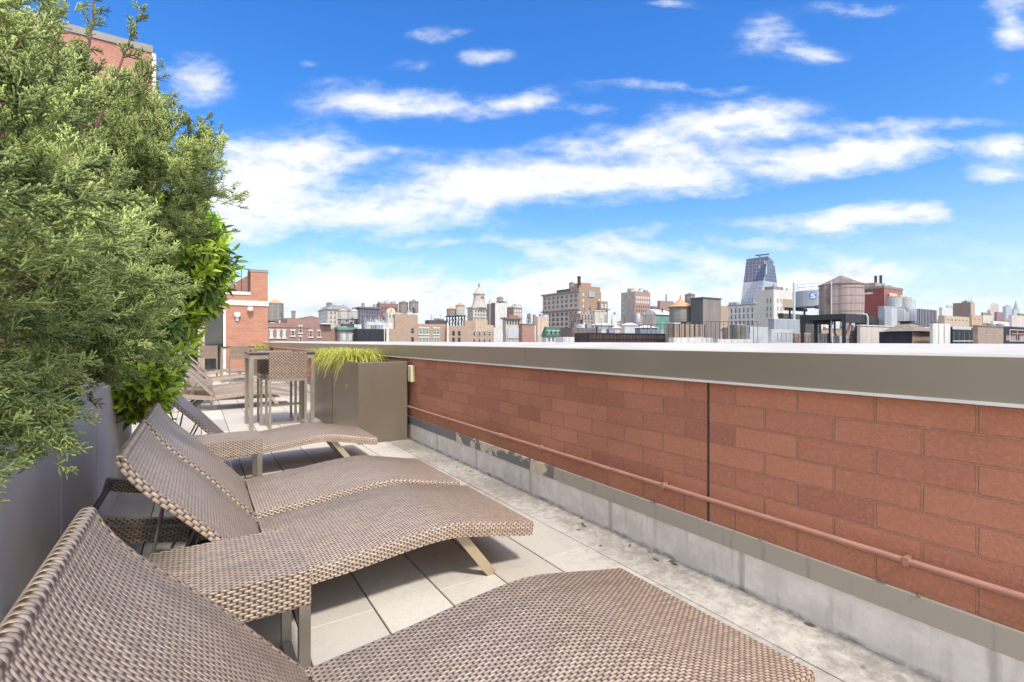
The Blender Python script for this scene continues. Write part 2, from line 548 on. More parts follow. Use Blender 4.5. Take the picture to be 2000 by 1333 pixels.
MT = {}
MT['wicker'] = wicker('wicker_brown', (.52, .390, .285), (.215, .145, .098), (.060, .040, .029))
MT['wicker_chair'] = wicker('wicker_chair', (.40, .29, .21), (.16, .105, .072), (.04, .026, .019), row=.021, warp=.022)
MT['wrap'] = wicker('wicker_wrap', (.46, .345, .26), (.22, .155, .11), (.05, .033, .025), row=.0135, warp=.018)
MT['steel'] = plain('brushed_steel', (.36, .315, .255), .42, .65, .12, 3, bump=.05, bscale=200)
MT['legmetal'] = plain('champagne_metal', (.50, .41, .28), .42, .55, .10, 4)
MT['darkmetal'] = plain('dark_grey_metal', (.075, .075, .08), .45, .5, .15, 5)
MT['rod'] = plain('steel_rod', (.30, .28, .26), .35, .8, .1, 5)
MT['blackglass'] = plain('black_table_glass', (.018, .018, .022), .18, 0, .1, 3, spec=.6)
MT['white'] = plain('white_paint', (.74, .73, .70), .6, 0, .08, 3)
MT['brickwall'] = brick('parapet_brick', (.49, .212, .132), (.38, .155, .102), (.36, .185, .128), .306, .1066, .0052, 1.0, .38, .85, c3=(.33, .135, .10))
MT['coping'] = plain('coping_bronze', (.235, .207, .155), .30, .0, .07, 1.2, bump=.04, bscale=260, spec=.75, fine=.18)
MT['copingtop'] = plain('coping_top_glare_cream', (.50, .47, .425), .6, 0, .10, 1.5, bump=.05, bscale=90, spec=.2)  # paler top metal, with sun and sky glare put into its colour
MT['lip'] = plain('coping_edge_white', (.66, .64, .61), .45, 0, .08, 5)
MT['joint'] = plain('sealant_dark', (.055, .035, .03), .8, 0, .2, 20)
MT['conduit'] = plain('conduit_paint', (.37, .185, .135), .45, 0, .12, 6)
MT['kerb'] = kerb_mat()
MT['flash'] = flashing_mat()
MT['paver'] = stone_floor()
MT['gap'] = plain('joint_bed', (.035, .032, .028), .95)  # dark bed under the pavers, showing in their open joints
MT['planter'] = plain('planter_bronze_metal', (.205, .165, .122), .36, .35, .10, 1.4, bump=.05, bscale=300, stretch=(1, 1, .5), rvar=.12, fine=.12)
MT['greyplanter'] = plain('planter_grey_metal', (.56, .49, .445), .62, .0, .10, 1.6, bump=.05, bscale=250, rvar=.14, fine=.12)
MT['soil'] = plain('soil', (.04, .028, .02), .95, 0, .3, 20, bump=.6)
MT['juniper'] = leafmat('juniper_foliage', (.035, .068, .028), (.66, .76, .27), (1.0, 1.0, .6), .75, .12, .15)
MT['laurel'] = leafmat('laurel_leaves', (.065, .15, .030), (.56, .74, .07), (1.1, 1.15, .4), .34, .5, .33)
MT['grass'] = leafmat('golden_grass', (.34, .36, .05), (.70, .67, .17), (1.0, 1.0, .5), .5, .3, .35)
MT['bark'] = plain('bark', (.15, .095, .07), .9, 0, .35, 30, bump=.8, bscale=60)
MT['cream'] = plain('cream_plastic', (.66, .58, .36), .5, 0, .06, 8)

# ------------------------------------------------------------------ the terrace
XW = 2.30        # brick face of the parapet / kerb line
YEND = 22.1      # far end of the terrace


def make_floor():
    rows = [(-1.90 + .3247 * i) for i in range(13)]
    rows[-1] = 2.0
    xs = rows + [XW]
    xs = [-2.6, -2.25] + xs
    g = .0036
    v, f, tint = [], [], []
    r = random.Random(3)
    for i in range(len(xs) - 1):
        off = 1.64 if i == len(xs) - 2 else 1.64 + (.62 if (len(xs) - 2 - i) % 2 else .02)
        y = off - 1.24 * 4
        while y < YEND:
            t = r.random()
            b = len(v)
            x0, x1, y0, y1 = xs[i] + g, xs[i + 1] - g, y + g * .5, min(y + 1.24, YEND) - g * .5
            dz = r.uniform(-.0008, .0008)
            k = .003
            v += [(x0, y0, -k), (x1, y0, -k), (x1, y1, -k), (x0, y1, -k),
                  (x0 + k, y0 + k, dz), (x1 - k, y0 + k, dz), (x1 - k, y1 - k, dz), (x0 + k, y1 - k, dz),
                  (x0, y0, -.03), (x1, y0, -.03), (x1, y1, -.03), (x0, y1, -.03)]
            f += [(b + 4, b + 5, b + 6, b + 7)]
            for a in range(4):
                c = (a + 1) % 4
                f += [(b + a, b + c, b + 4 + c, b + 4 + a), (b + 8 + a, b + 8 + c, b + c, b + a)]
            tint += [t] * 12
            y += 1.24
    me = bpy.data.meshes.new('terrace_floor')
    me.from_pydata(v, [], f)
    at = me.attributes.new('tint', 'FLOAT', 'POINT')
    at.data.foreach_set('value', tint)
    me.materials.append(MT['paver'])
    o = struct(bpy.data.objects.new('floor', me))
    COL.objects.link(o)
    b = MB()
    b.box(-2.6, -5, -.5, XW + .2, YEND + 6, -.028)
    struct(b.build('roof_slab', MT['gap']))


make_floor()


def make_parapet():
    p = thing('parapet_wall', 'long red brick parapet under a bronze metal coping along the right of the terrace', 'parapet wall', (XW, 6, 0))
    Y0, Y1 = -4.0 - 6, YEND - 6
    b = MB()
    # uv u runs along the wall so that a brick joint falls on the expansion joint
    b.face([(0, Y1, .215), (0, Y0, .215), (0, Y0, 1.05), (0, Y1, 1.05)],
           [(-(Y1 + 6) + 1.63, .215 - .283), (-(Y0 + 6) + 1.63, .215 - .283), (-(Y0 + 6) + 1.63, 1.05 - .283), (-(Y1 + 6) + 1.63, 1.05 - .283)])
    b.box(.001, Y0, -.4, .40, Y1, 1.05)
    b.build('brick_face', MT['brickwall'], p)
    b = MB()
    y = Y0
    while y < Y1:
        yy = min(y + 3.66, Y1)
        a, c = y + .002, yy - .002
        xf, xb = -.035, .44
        pr = [(xf, 1.043), (xf, 1.196), (xf + .008, 1.2045), (xb - .006, 1.239), (xb, 1.232), (xb, 1.04)]
        for i in range(len(pr) - 1):
            (x0, z0), (x1, z1) = pr[i], pr[i + 1]
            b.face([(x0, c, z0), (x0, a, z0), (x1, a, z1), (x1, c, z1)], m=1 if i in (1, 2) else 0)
        b.face([(x, a, z) for x, z in pr][::-1])
        b.face([(x, c, z) for x, z in pr])
        y = yy
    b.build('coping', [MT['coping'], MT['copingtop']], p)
    b = MB()
    b.box(-.043, Y0, 1.031, .02, Y1, 1.0425)
    b.build('drip_edge', MT['lip'], p)
    b = MB()
    b.box(-.0025, 1.63 - 6 - .006, .24, 0, 1.63 - 6 + .006, 1.03)
    b.box(-.0025, 9.8 - 6 - .006, .24, 0, 9.8 - 6 + .006, 1.03)
    b.build('expansion_joint', MT['joint'], p)
    b = MB()
    X = -.012
    b.face([(X, Y1, .195), (X, Y0, .195), (X, Y0, .283), (X, Y1, .283)], [(Y1 + 6, .195), (Y0 + 6, .195), (Y0 + 6, .283), (Y1 + 6, .283)])
    b.face([(X, Y1, .283), (X, Y0, .283), (0, Y0, .287), (0, Y1, .287)], [(Y1 + 6, .283), (Y0 + 6, .283), (Y0 + 6, .29), (Y1 + 6, .29)])
    b.face([(0, Y1, .187), (0, Y0, .187), (X, Y0, .195), (X, Y1, .195)], [(Y1 + 6, .19), (Y0 + 6, .19), (Y0 + 6, .195), (Y1 + 6, .195)])
    b.build('flashing', MT['flash'], p)
    b = MB()
    for z0, z1, x0, x1 in ((-.02, .03, -.006, -.001), (.03, .196, -.001, -.006)):
        b.face([(x0, Y1, z0), (x0, Y0, z0), (x1, Y0, z1), (x1, Y1, z1)], [(Y1 + 6, z0), (Y0 + 6, z0), (Y0 + 6, z1), (Y1 + 6, z1)])
    b.build('kerb', MT['kerb'], p)
    sb = None
    for y in [1.335, .72, 2.0, 2.62, 3.22, 3.84, 4.42, 5.0, 5.5]:
        if sb is None:
            m = MB()
            m.lathe([(.0075, 0), (.0075, .004), (.004, .009)], 8)
            sb = m.build('screw', MT['steel'], p)
        else:
            sb = sb.copy()
            COL.objects.link(sb)
            sb.parent = p
        sb.rotation_euler = (0, R(-90), 0)
        sb.location = (-.012, y - 6, .291)
    # painted conduit clipped to the wall
    c = thing('conduit_pipe', 'thin painted conduit running low along the brick parapet', 'pipe', (XW - .035, 6, .415))
    m = MB()
    m.tube([(0, -10, 0), (0, 16, 0)], .0128, 10)
    m.build('pipe', MT['conduit'], c, smooth=True)
    m = MB()
    m.tube([(0, 3.6 - 6, 0), (0, 3.72 - 6, 0)], .018, 10)
    m.build('coupling', MT['conduit'], c, smooth=True)
    for y in (-1, .75, 1.9, 3.1, 4.8, 6.5, 8):
        m = MB()
        m.box(-.0145, y - 6 - .009, -.0145, .034, y - 6 + .009, .0145)
        m.box(.030, y - 6 - .009, -.026, .034, y - 6 + .009, .026)
        m.build('clip', MT['conduit'], c)
    e = MB()
    e.box(-.06, -.06, 0, -.001, .06, .21)
    o = e.build('outlet_cover', MT['cream'], bevel=.012, loc=(XW, 5.86, .735))
    tag(o, 'cream outlet box on the brick parapet beside the big planter', 'outlet box')


make_parapet()


# ------------------------------------------------------------------ far end of the terrace: brick penthouse
def make_penthouse():
    bm_ = brick('penthouse_brick', (.44, .215, .145), (.36, .17, .12), (.38, .22, .165), .305, .10, .008, .5, .12)
    stone = plain('penthouse_stone', (.56, .52, .49), .7, 0, .08, 2)
    cap = plain('coping_grey', (.25, .23, .22), .6, 0, .1, 2)
    glass = plain('dark_window_glass', (.025, .032, .03), .06, 0, .2, 1.5, spec=.7)
    t = thing('brick_penthouse', 'orange brick penthouse with a stone band closing the far end of the terrace', 'building', (1.0, YEND, 0))
    b = MB()
    x0, x1, xp = -2.4 - 1, XW + .12 - 1, 1.80 - 1
    b.box(-.06, 0, 0, x1, 4, 2.66)             # wall right of the glass door
    b.box(x0, 0, 2.45, -.06, 4, 2.66)
    b.box(x0, .9, 0, -.061, 4, 2.45)
    b.box(x0, 0, 2.66, xp, .3, 3.08)
    b.box(xp, 0, 2.66, x1, 1.2, 4.02)           # tall pier
    b.build('wall', bm_, t)
    b = MB()
    b.box(x0, -.04, 2.66, x1 + .03, -.001, 2.86)
    b.box(x0, -.03, 3.08, xp - .001, .34, 3.21)
    b.build('stone_band', stone, t)
    b = MB()
    b.box(xp - .02, -.02, 4.02, x1 + .02, 1.24, 4.13)
    b.build('pier_coping', cap, t)
    b = MB()
    # sloping stair bulkhead behind the ledge
    pts = [(xp - .02, 3.21), (xp - .02, 3.95), (xp - 1.1, 3.21)]
    b.face([(x, .5, z) for x, z in pts])
    b.face([(x, .8, z) for x, z in pts][::-1])
    b.face([(pts[2][0], .5, pts[2][1]), (pts[2][0], .8, pts[2][1]), (pts[1][0], .8, pts[1][1]), (pts[1][0], .5, pts[1][1])])
    b.build('stair_bulkhead', brick('stair_brick', (.30, .17, .14), (.26, .14, .12), (.3, .2, .16), .3, .1, .008, .3, .2), t)
    b = MB()
    for i in range(8):
        x = xp - .06 - i * .24
        b.tube([(x, .35, 3.21), (x, .35, 4.16)], .014, 6)
    b.tube([(xp - .02, .35, 4.16), (xp - 1.9, .35, 4.16)], .02, 6)
    b.build('railing', MT['darkmetal'], t)
    b = MB()
    b.box(-.14, -.05, 0, -.061, .06, 2.45)
    b.build('door_frame', MT['white'], t)
    b = MB()
    b.box(x0, .10, 0, -.141, .12, 2.45)
    b.build('glass_door', glass, t)
    # wall lamp and camera
    l = thing('wall_lamp', 'small white wall lamp beside the glass door on the orange brick', 'wall lamp', (1.33, YEND - .001, 2.2))
    b = MB()
    b.lathe([(.09, .0), (.12, .1), (.09, .18)], 12, cy=-.09)
    b.build('shade', MT['white'], l, smooth=True)
    b = MB()
    b.box(-.05, -.06, -.16, .05, 0, 0)
    b.build('bracket', MT['white'], l)
    k = thing('security_camera', 'white dome camera under the stone band of the orange brick wall', 'camera', (1.78, YEND - .001, 2.62))
    b = MB()
    b.lathe([(.0, -.2), (.09, -.17), (.12, -.09), (.12, -.06)], 12, cy=-.14)
    b.build('dome', MT['white'], k, smooth=True)
    b = MB()
    b.box(-.07, -.26, -.06, .07, 0, -.02)
    b.build('mount', MT['white'], k)
    # tall brick block that rises behind the hedge
    t2 = thing('brick_tower', 'tall brick block with a grey coping rising behind the juniper', 'building', (-5.5, YEND, 0))
    b = MB()
    b.box(-7, 0, 0, 4.1, 6, 11.75)
    b.build('wall', brick('tower_brick', (.42, .20, .15), (.36, .165, .13), (.42, .26, .2), .305, .10, .01, .5, .15), t2)
    b = MB()
    b.box(-7.03, -.05, 11.75, 4.15, 6.05, 12.0)
    b.build('coping', cap, t2)
    b = MB()
    b.tube([(4.18, -.06, 0), (4.18, -.06, 11.7)], .07, 8)
    b.build('downpipe', MT['white'], t2)
    b = MB()
    b.box(-.1, -.1, 0, .1, .1, 2.1)
    b.box(-.12, -.12, 2.1, .12, .12, 2.16)
    tag(b.build('post', plain('post_taupe', (.40, .33, .25), .6), loc=(.12, 19.9, 0)), 'taupe square post standing at the tip of the leafy shrub', 'post')


make_penthouse()

# ------------------------------------------------------------------ loungers
LX = .55
SEAT = [(.28, .272), (.36, .280), (.44, .287), (.52, .293), (.60, .300), (.70, .312), (.80, .324), (.88, .332), (.96, .338), (1.045, .340), (1.13, .334),
        (1.25, .312), (1.36, .290), (1.47, .268), (1.57, .250)]
BACK = [(.272, .268), (.17, .385), (.06, .513), (-.015, .592), (-.082, .660), (-.135, .716), (-.180, .776), (-.212, .834)]
W = .41


def sweep(b, prof, cross, m=0, closed=True, ends=True, vo=0.0):
    """prof: list of (x,z,nx,nz) ; cross: list of (y, d) with d along the normal"""
    L = [0]
    for i in range(1, len(prof)):
        L.append(L[-1] + math.hypot(prof[i][0] - prof[i - 1][0], prof[i][1] - prof[i - 1][1]))
    cl = [0]
    cc = cross + ([cross[0]] if closed else [])
    for i in range(1, len(cc)):
        cl.append(cl[-1] + math.hypot(cc[i][0] - cc[i - 1][0], cc[i][1] - cc[i - 1][1]))
    P = lambda i, c: (prof[i][0] + prof[i][2] * c[1], c[0], prof[i][1] + prof[i][3] * c[1])
    for i in range(len(prof) - 1):
        for j in range(len(cc) - 1):
            b.face([P(i, cc[j]), P(i, cc[j + 1]), P(i + 1, cc[j + 1]), P(i + 1, cc[j])],
                   [(L[i], cl[j] + vo), (L[i], cl[j + 1] + vo), (L[i + 1], cl[j + 1] + vo), (L[i + 1], cl[j] + vo)], m)
    if ends:
        uv = [(c[0], c[1]) for c in cross]
        b.face([P(0, c) for c in cross][::-1], uv[::-1], m)
        b.face([P(len(prof) - 1, c) for c in cross], uv, m)


def normals(pr, sgn=1):
    out = []
    for i, (x, z) in enumerate(pr):
        a, c = pr[max(i - 1, 0)], pr[min(i + 1, len(pr) - 1)]
        dx, dz = c[0] - a[0], c[1] - a[1]
        l = math.hypot(dx, dz)
        out.append((x, z, -dz / l * sgn, dx / l * sgn))
    return out


def smooth_prof(pr, k=3):
    P = [Vector((x, z)) for x, z in pr]
    out = []
    for i in range(len(P) - 1):
        p0, p1, p2, p3 = P[max(i - 1, 0)], P[i], P[i + 1], P[min(i + 2, len(P) - 1)]
        for j in range(k):
            t = j / k
            out.append(.5 * ((2 * p1) + (p2 - p0) * t + (2 * p0 - 5 * p1 + 4 * p2 - p3) * t * t + (3 * p1 - p0 - 3 * p2 + p3) * t ** 3))
    out.append(P[-1])
    return [(q.x, q.y) for q in out]


def make_lounger(label):
    t = thing('sun_lounger', label, 'sun lounger', (LX, 0, 0), group='wicker sun loungers in a row along the terrace')
    sh = lambda pr: [(x - LX, z) for x, z in pr]
    b = MB()
    cross = [(-W, -.072), (-W, -.012), (-W + .004, -.004), (-W + .012, 0), (W - .012, 0), (W - .004, -.004), (W, -.012), (W, -.072)]
    sweep(b, normals(smooth_prof(sh(SEAT), 3)), cross)
    b.build('seat', MT['wicker'], t, smooth=True)
    b = MB()
    bp = normals(smooth_prof(sh(BACK), 3), -1)
    cr = [(-W + .012, -.030), (-W + .012, -.002), (-W + .02, .001), (W - .02, .001), (W - .012, -.002), (W - .012, -.030)]
    sweep(b, bp, cr)
    bk = b.build('backrest', MT['wicker'], t, smooth=True)
    b = MB()
    for s in (-1, 1):
        y0, y1 = s * (W - .012), s * W
        c2 = [(y0, -.034), (y0, .002), (y1 - s * .002, .002), (y1, -.004), (y1, -.032)]
        if s < 0: c2 = c2[::-1]
        sweep(b, bp, c2)
    # rolled top edge
    e, q = bp[-1], []
    for k in range(9):
        a = R(-80 + 200 * k / 8)
        q.append(a)
    cx, cz = e[0] - e[2] * .015, e[1] - e[3] * .015
    dx, dz = e[3], -e[2]
    if dz < 0: dx, dz = -dx, -dz
    ring = [(cx + math.cos(a) * .019 * e[2] + math.sin(a) * .019 * dx, cz + math.cos(a) * .019 * e[3] + math.sin(a) * .019 * dz) for a in q]
    for k in range(8):
        (xa, za), (xb, zb) = ring[k], ring[k + 1]
        b.face([(xa, -W, za), (xa, W, za), (xb, W, zb), (xb, -W, zb)], [(k * .006, -W), (k * .006, W), (k * .006 + .006, W), (k * .006 + .006, -W)])
    for s in (-1, 1):
        b.face([(x, s * W, z) for x, z in (ring if s > 0 else ring[::-1])])
    b.build('edge_binding', MT['wrap'], bk, smooth=True)
    rail = sh([(-.48, .398), (-.30, .352), (-.12, .317), (.06, .292), (.20, .276), (.285, .272)])
    for s in (-1, 1):
        b = MB()
        y0, y1 = sorted((s * W, s * (W - .035)))
        sweep(b, normals(smooth_prof(rail, 3)), [(y0, -.076), (y0, 0), (y1, 0), (y1, -.076)])
        b.build('side_rail', MT['wicker'], t, smooth=True)
    for x, z in ((-.46, .355), (-.02, .262)):
        b = MB()
        b.tube([(x - LX, -W + .03, z), (x - LX, W - .03, z)], .016, 8)
        b.build('cross_tube', MT['darkmetal'], t, smooth=True)
    for s in (-1, 1):
        b = MB()
        b.bar((1.135 - LX, s * (W - .055), .262), (1.335 - LX, s * (W - .055), 0.002), .012, .05, up=(1, 0, .77))
        b.build('leg', MT['legmetal'], t)
        b = MB()
        b.bar((.10 - LX, s * (W - .055), .215), (-.10 - LX, s * (W - .055), 0.002), .012, .05, up=(1, 0, -.77))
        b.build('leg', MT['darkmetal'], t)
        b = MB()
        b.tube([(-.105 - LX, s * .30, .62), (-.16 - LX, s * .30, .31), (-.15 - LX, s * .30, .27)], .0065, 6)
        b.build('support_rod', MT['rod'], t, smooth=True)
        b = MB()
        b.tube([(.01 - LX, s * .22, .50), (-.10 - LX, s * .22, .262)], .0065, 6)
        b.build('support_rod', MT['rod'], t, smooth=True)
    return t


LOUNGE = [
    (1.155, 'wicker sun lounger nearest the camera, its broad foot end filling the bottom edge'),
    (2.62, 'second wicker lounger from the camera, just beyond the near side table'),
    (3.535, 'third wicker lounger, set tight against the far side of the second'),
    (5.40, 'wicker lounger beyond the second side table, in front of the nearest bar table'),
    (10.60, 'wicker lounger just behind the legs of the nearest bar table'),
    (12.25, 'wicker lounger behind the far side table, seen between the two bar tables'),
    (15.2, 'distant wicker lounger in front of the far bar table'),
    (18.6, 'farthest wicker lounger, behind the far bar table')]
l0 = make_lounger(LOUNGE[0][1])
l0.location.y = LOUNGE[0][0]
for y, lab in LOUNGE[1:]:
    dup(l0, (LX + rnd.uniform(-.01, .01), y, 0), R(rnd.uniform(-.4, .4)), lab)


def make_side_table(label, loc):
    t = thing('side_table', label, 'side table', loc, group='wicker side tables between the loungers')
    b = MB()
    hx, hy = .235, .22
    b.box(-hx, -hy, .358, hx, hy, .483)
    b.build('tabletop', MT['wicker'], t, bevel=.006)
    for sx in (-1, 1):
        for sy in (-1, 1):
            b = MB()
            x, y = sx * (hx - .02), sy * (hy - .02)
            b.box(x - .018, y - .018, .001, x + .018, y + .018, .36)
            b.build('leg', MT['steel'], t)
    for sx in (-1, 1):
        b = MB()
        b.box(sx * (hx - .02) - .017, -hy + .04, .001, sx * (hx - .02) + .017, hy - .04, .03)
        b.build('floor_bar', MT['steel'], t)
    return t


s0 = make_side_table('wicker side table between the first and second loungers', (.09, 1.975, 0))
dup(s0, (.20, 4.53, 0), 0, 'wicker side table between the third and fourth loungers')
dup(s0, (.02, 11.45, 0), 0, 'far wicker side table half hidden by a raised backrest')


def make_bar_table(label, loc):
    t = thing('bar_table', label, 'bar table', loc, group='bar tables with black tops')
    b = MB()
    b.box(-.43, -.40, 1.055, .43, .40, 1.085)
    b.build('tabletop', MT['blackglass'], t, bevel=.003)
    b = MB()
    for y0, y1 in ((-.39, -.36), (.36, .39)): b.box(-.42, y0, 1.0, .42, y1, 1.054)
    for x0, x1 in ((-.42, -.39), (.39, .42)): b.box(x0, -.359, 1.0, x1, .359, 1.054)
    b.build('apron', MT['steel'], t)
    for sx in (-1, 1):
        for sy in (-1, 1):
            b = MB()
            b.box(sx * .40 - .025, sy * .37 - .025, 0.001, sx * .40 + .025, sy * .37 + .025, 1.0)
            b.build('leg', MT['steel'], t)
    return t


def make_stool(label, loc, rz=0):
    t = thing('bar_stool', label, 'bar stool', loc, rz, group='wicker bar stools at the bar tables')
    b = MB()
    pr = [(-.22, .71), (-.235, .90), (-.26, 1.10)]
    for (y0, z0), (y1, z1) in zip(pr[:-1], pr[1:]):
        for dy, fl in ((0, 0), (.035, 1)):
            q = [(-.25, y0 + dy, z0), (.25, y0 + dy, z0), (.25, y1 + dy, z1), (-.25, y1 + dy, z1)]
            b.face(q if not fl else q[::-1])
        for x, s in ((-.25, 1), (.25, -1)):
            q = [(x, y0 + .035, z0), (x, y0, z0), (x, y1, z1), (x, y1 + .035, z1)]
            b.face(q if s > 0 else q[::-1])
    b.face([(-.25, -.26, 1.1), (.25, -.26, 1.1), (.25, -.225, 1.1), (-.25, -.225, 1.1)])
    b.face([(-.25, -.185, .71), (.25, -.185, .71), (.25, -.22, .71), (-.25, -.22, .71)])
    b.build('backrest', MT['wicker_chair'], t)
    b = MB()
    b.box(-.245, -.18, .715, .245, .24, .765)
    b.build('seat', MT['wicker_chair'], t, bevel=.006)
    b = MB()
    for a, c in (((-.25, -.22), (.25, -.19)), ((-.25, .21), (.25, .24))): b.box(a[0], a[1], .675, c[0], c[1], .708)
    for x in (-.25, .22): b.box(x, -.189, .675, x + .03, .209, .708)
    b.build('seat_frame', MT['steel'], t)
    for sx in (-1, 1):
        for sy in (-1, 1):
            b = MB()
            x, y = sx * .235, -.205 if sy < 0 else .225
            b.box(x - .016, y - .016, .001, x + .016, y + .016, .675)
            b.build('leg', MT['steel'], t)
    b = MB()
    b.box(-.218, .21, .28, .218, .24, .31)
    b.build('footrest', MT['steel'], t)
    for x in (-.235, .235):
        b = MB()
        b.box(x - .015, -.188, .002, x + .015, .208, .03)
        b.build('floor_bar', MT['steel'], t)
    b = MB()
    b.box(-.218, .21, .002, .218, .24, .03)
    b.build('floor_bar', MT['steel'], t)
    return t


bt = make_bar_table('nearest steel bar table with a black top', (1.03, 8.02, 0))
dup(bt, (1.02, 17.1, 0), 0, 'farther steel bar table with a black top, near the orange brick wall')
st = make_stool('wicker bar stool at the near side of the nearest bar table', (1.10, 7.86, 0))
dup(st, (1.03, 8.30, 0), math.pi, 'wicker bar stool on the far side of the nearest bar table')
dup(st, (1.06, 16.95, 0), 0, 'wicker bar stool at the near side of the farther bar table')
dup(st, (.32, 19.2, 0), 0, 'farthest wicker bar stool, alone beside the taupe post')


# ------------------------------------------------------------------ planters and plants
def make_planter(name, label, x0, y0, x1, y1, h, mat, group=None, round_x=0.0):
    t = thing(name, label, 'planter', ((x0 + x1) / 2, (y0 + y1) / 2, 0), group=group)
    a, c = (x1 - x0) / 2, (y1 - y0) / 2
    b = MB()
    wl = .03
    b.box(-a, -c, 0, a, c, h, skip='t')
    ring_o = [(-a, -c), (a, -c), (a, c), (-a, c)]
    ring_i = [(-a + wl, -c + wl), (a - wl, -c + wl), (a - wl, c - wl), (-a + wl, c - wl)]
    for i in range(4):
        j = (i + 1) % 4
        b.face([(*ring_o[i], h), (*ring_o[j], h), (*ring_i[j], h), (*ring_i[i], h)])
        b.face([(*ring_i[i], h), (*ring_i[j], h), (*ring_i[j], h - .12), (*ring_i[i], h - .12)])
    b.build('box', mat, t, bevel=.006)
    b = MB()
    b.face([(*p, h - .08) for p in ring_i])
    b.build('soil', MT['soil'], t)
    return t


ys = [-.9, .1, 1.08, 2.07, 3.04, 4.01, 4.96, 5.97]
pl = ['behind the camera', 'beside the camera', 'under the near end of the juniper', 'beside the nearest lounger', 'beside the second lounger',
      'below the leafy shrub beside the third lounger', 'at the end of the row under the leafy shrub']
for i in range(7):
    if i == 0: continue
    make_planter('metal_planter', 'grey metal planter box ' + pl[i], -1.15, ys[i] + .018, -.53, ys[i + 1] - .018, .93, MT['greyplanter'],
                 'grey planter boxes under the hedge')
make_planter('bronze_planter', 'tall bronze metal planter box nearest along the brick parapet', 1.633, 5.95, 2.25, 7.30, .99, MT['planter'], 'bronze planters along the parapet')
make_planter('bronze_planter', 'tall bronze planter box tucked behind the nearest bronze planter', 1.633, 7.335, 2.25, 8.70, .99, MT['planter'], 'bronze planters along the parapet')
make_planter('bronze_planter', 'small distant bronze planter with grass by the orange brick wall', 1.62, 19.4, 2.2, 20.7, .99, MT['planter'], 'bronze planters along the parapet')


def np_mesh(name, V, Fq, tint, mat, parent=None, smooth=False, k=3):
    """numpy verts + faces with k corners -> one object with a per-point tint"""
    me = bpy.data.meshes.new(name)
    nv, nf = len(V), len(Fq)
    me.vertices.add(nv)
    me.vertices.foreach_set('co', np.asarray(V, np.float32).ravel())
    me.loops.add(nf * k)
    me.loops.foreach_set('vertex_index', np.asarray(Fq, np.int32).ravel())
    me.polygons.add(nf)
    me.polygons.foreach_set('loop_start', np.arange(0, nf * k, k, dtype=np.int32))
    me.update(calc_edges=True)
    me.validate()
    at = me.attributes.new('tint', 'FLOAT', 'POINT')
    at.data.foreach_set('value', np.asarray(tint, np.float32))
    me.materials.append(mat)
    if smooth: me.polygons.foreach_set('use_smooth', [True] * nf)
    o = bpy.data.objects.new(name, me)
    COL.objects.link(o)
    if parent is not None: o.parent = parent
    return o


def frames(d):
    ref = np.where(np.abs(d[:, 2:3]) > .9, np.array([[1., 0, 0]]), np.array([[0, 0, 1.]]))
    x = np.cross(d, ref)
    x /= np.linalg.norm(x, axis=1, keepdims=True)
    y = np.cross(d, x)
    return x, y


def cones(base, tip, rad, tint0, tint1):
    """three-sided tapering twigs"""
    n = len(base)
    d = tip - base
    L = np.linalg.norm(d, axis=1, keepdims=True)
    d = d / L
    x, y = frames(d)
    V = np.empty((n, 4, 3))
    for k in range(3):
        a = 2 * math.pi * k / 3
        V[:, k] = base + (x * math.cos(a) + y * math.sin(a)) * rad[:, None]
    V[:, 3] = tip
    idx = (np.arange(n) * 4)[:, None, None]
    Fq = (np.array([[0, 1, 3], [1, 2, 3], [2, 0, 3]])[None] + idx).reshape(-1, 3)
    T = np.empty((n, 4))
    T[:, :3] = tint0[:, None]
    T[:, 3] = tint1
    return V.reshape(-1, 3), Fq, T.ravel()


def spray_variant(rg):
    """a stubby juniper tuft along +Z, about 0.10 long: (base, tip, rad, t0, t1) rows"""
    rows = []
    L = .105
    rows.append((0, 0, 0, 0, 0, L, .0024, .10, .75))
    ns = 9
    for i in range(ns):
        s = .10 + .88 * i / ns
        az = i * 2.4 + rg.uniform(-.5, .5)
        tilt = R(rg.uniform(28, 55))
        l = (.046 * (1 - s) ** .6 + .016) * rg.uniform(.75, 1.25)
        d = Vector((math.sin(tilt) * math.cos(az), math.sin(tilt) * math.sin(az), math.cos(tilt)))
        b0 = Vector((0, 0, s * L))
        rows.append((*b0, *(b0 + d * l), .0028, .14, .8))
        nt = max(3, int(l / .0085))
        for j in range(nt):
            ss = .10 + .90 * j / nt
            tw = (d + Vector((rg.uniform(-.85, .85), rg.uniform(-.85, .85), rg.uniform(-.1, .9)))).normalized()
            bb = b0 + d * l * ss
            tl = rg.uniform(.010, .018)
            rows.append((*bb, *(bb + tw * tl), .0031, .16 + .26 * ss, .62 + .38 * ss))
    return np.array(rows)


def rot_to(d, roll):
    """rotation matrices taking +Z to d with a roll"""
    x, y = frames(d)
    c, s = np.cos(roll)[:, None], np.sin(roll)[:, None]
    X = x * c + y * s
    Y = np.cross(d, X)
    return np.stack([X, Y, d], axis=2)


JUN = [  # ellipsoids of the juniper's crown: centre, radii
    ((-.86, 1.45, 1.50), (.48, .65, .80)),
    ((-.84, 2.30, 1.58), (.54, .75, .84)),
    ((-.78, 3.15, 1.72), (.56, .72, .84)),
    ((-.54, 3.95, 2.32), (.62, .50, .48)),
    ((-.92, 3.70, 1.45), (.34, .45, .55)),
]


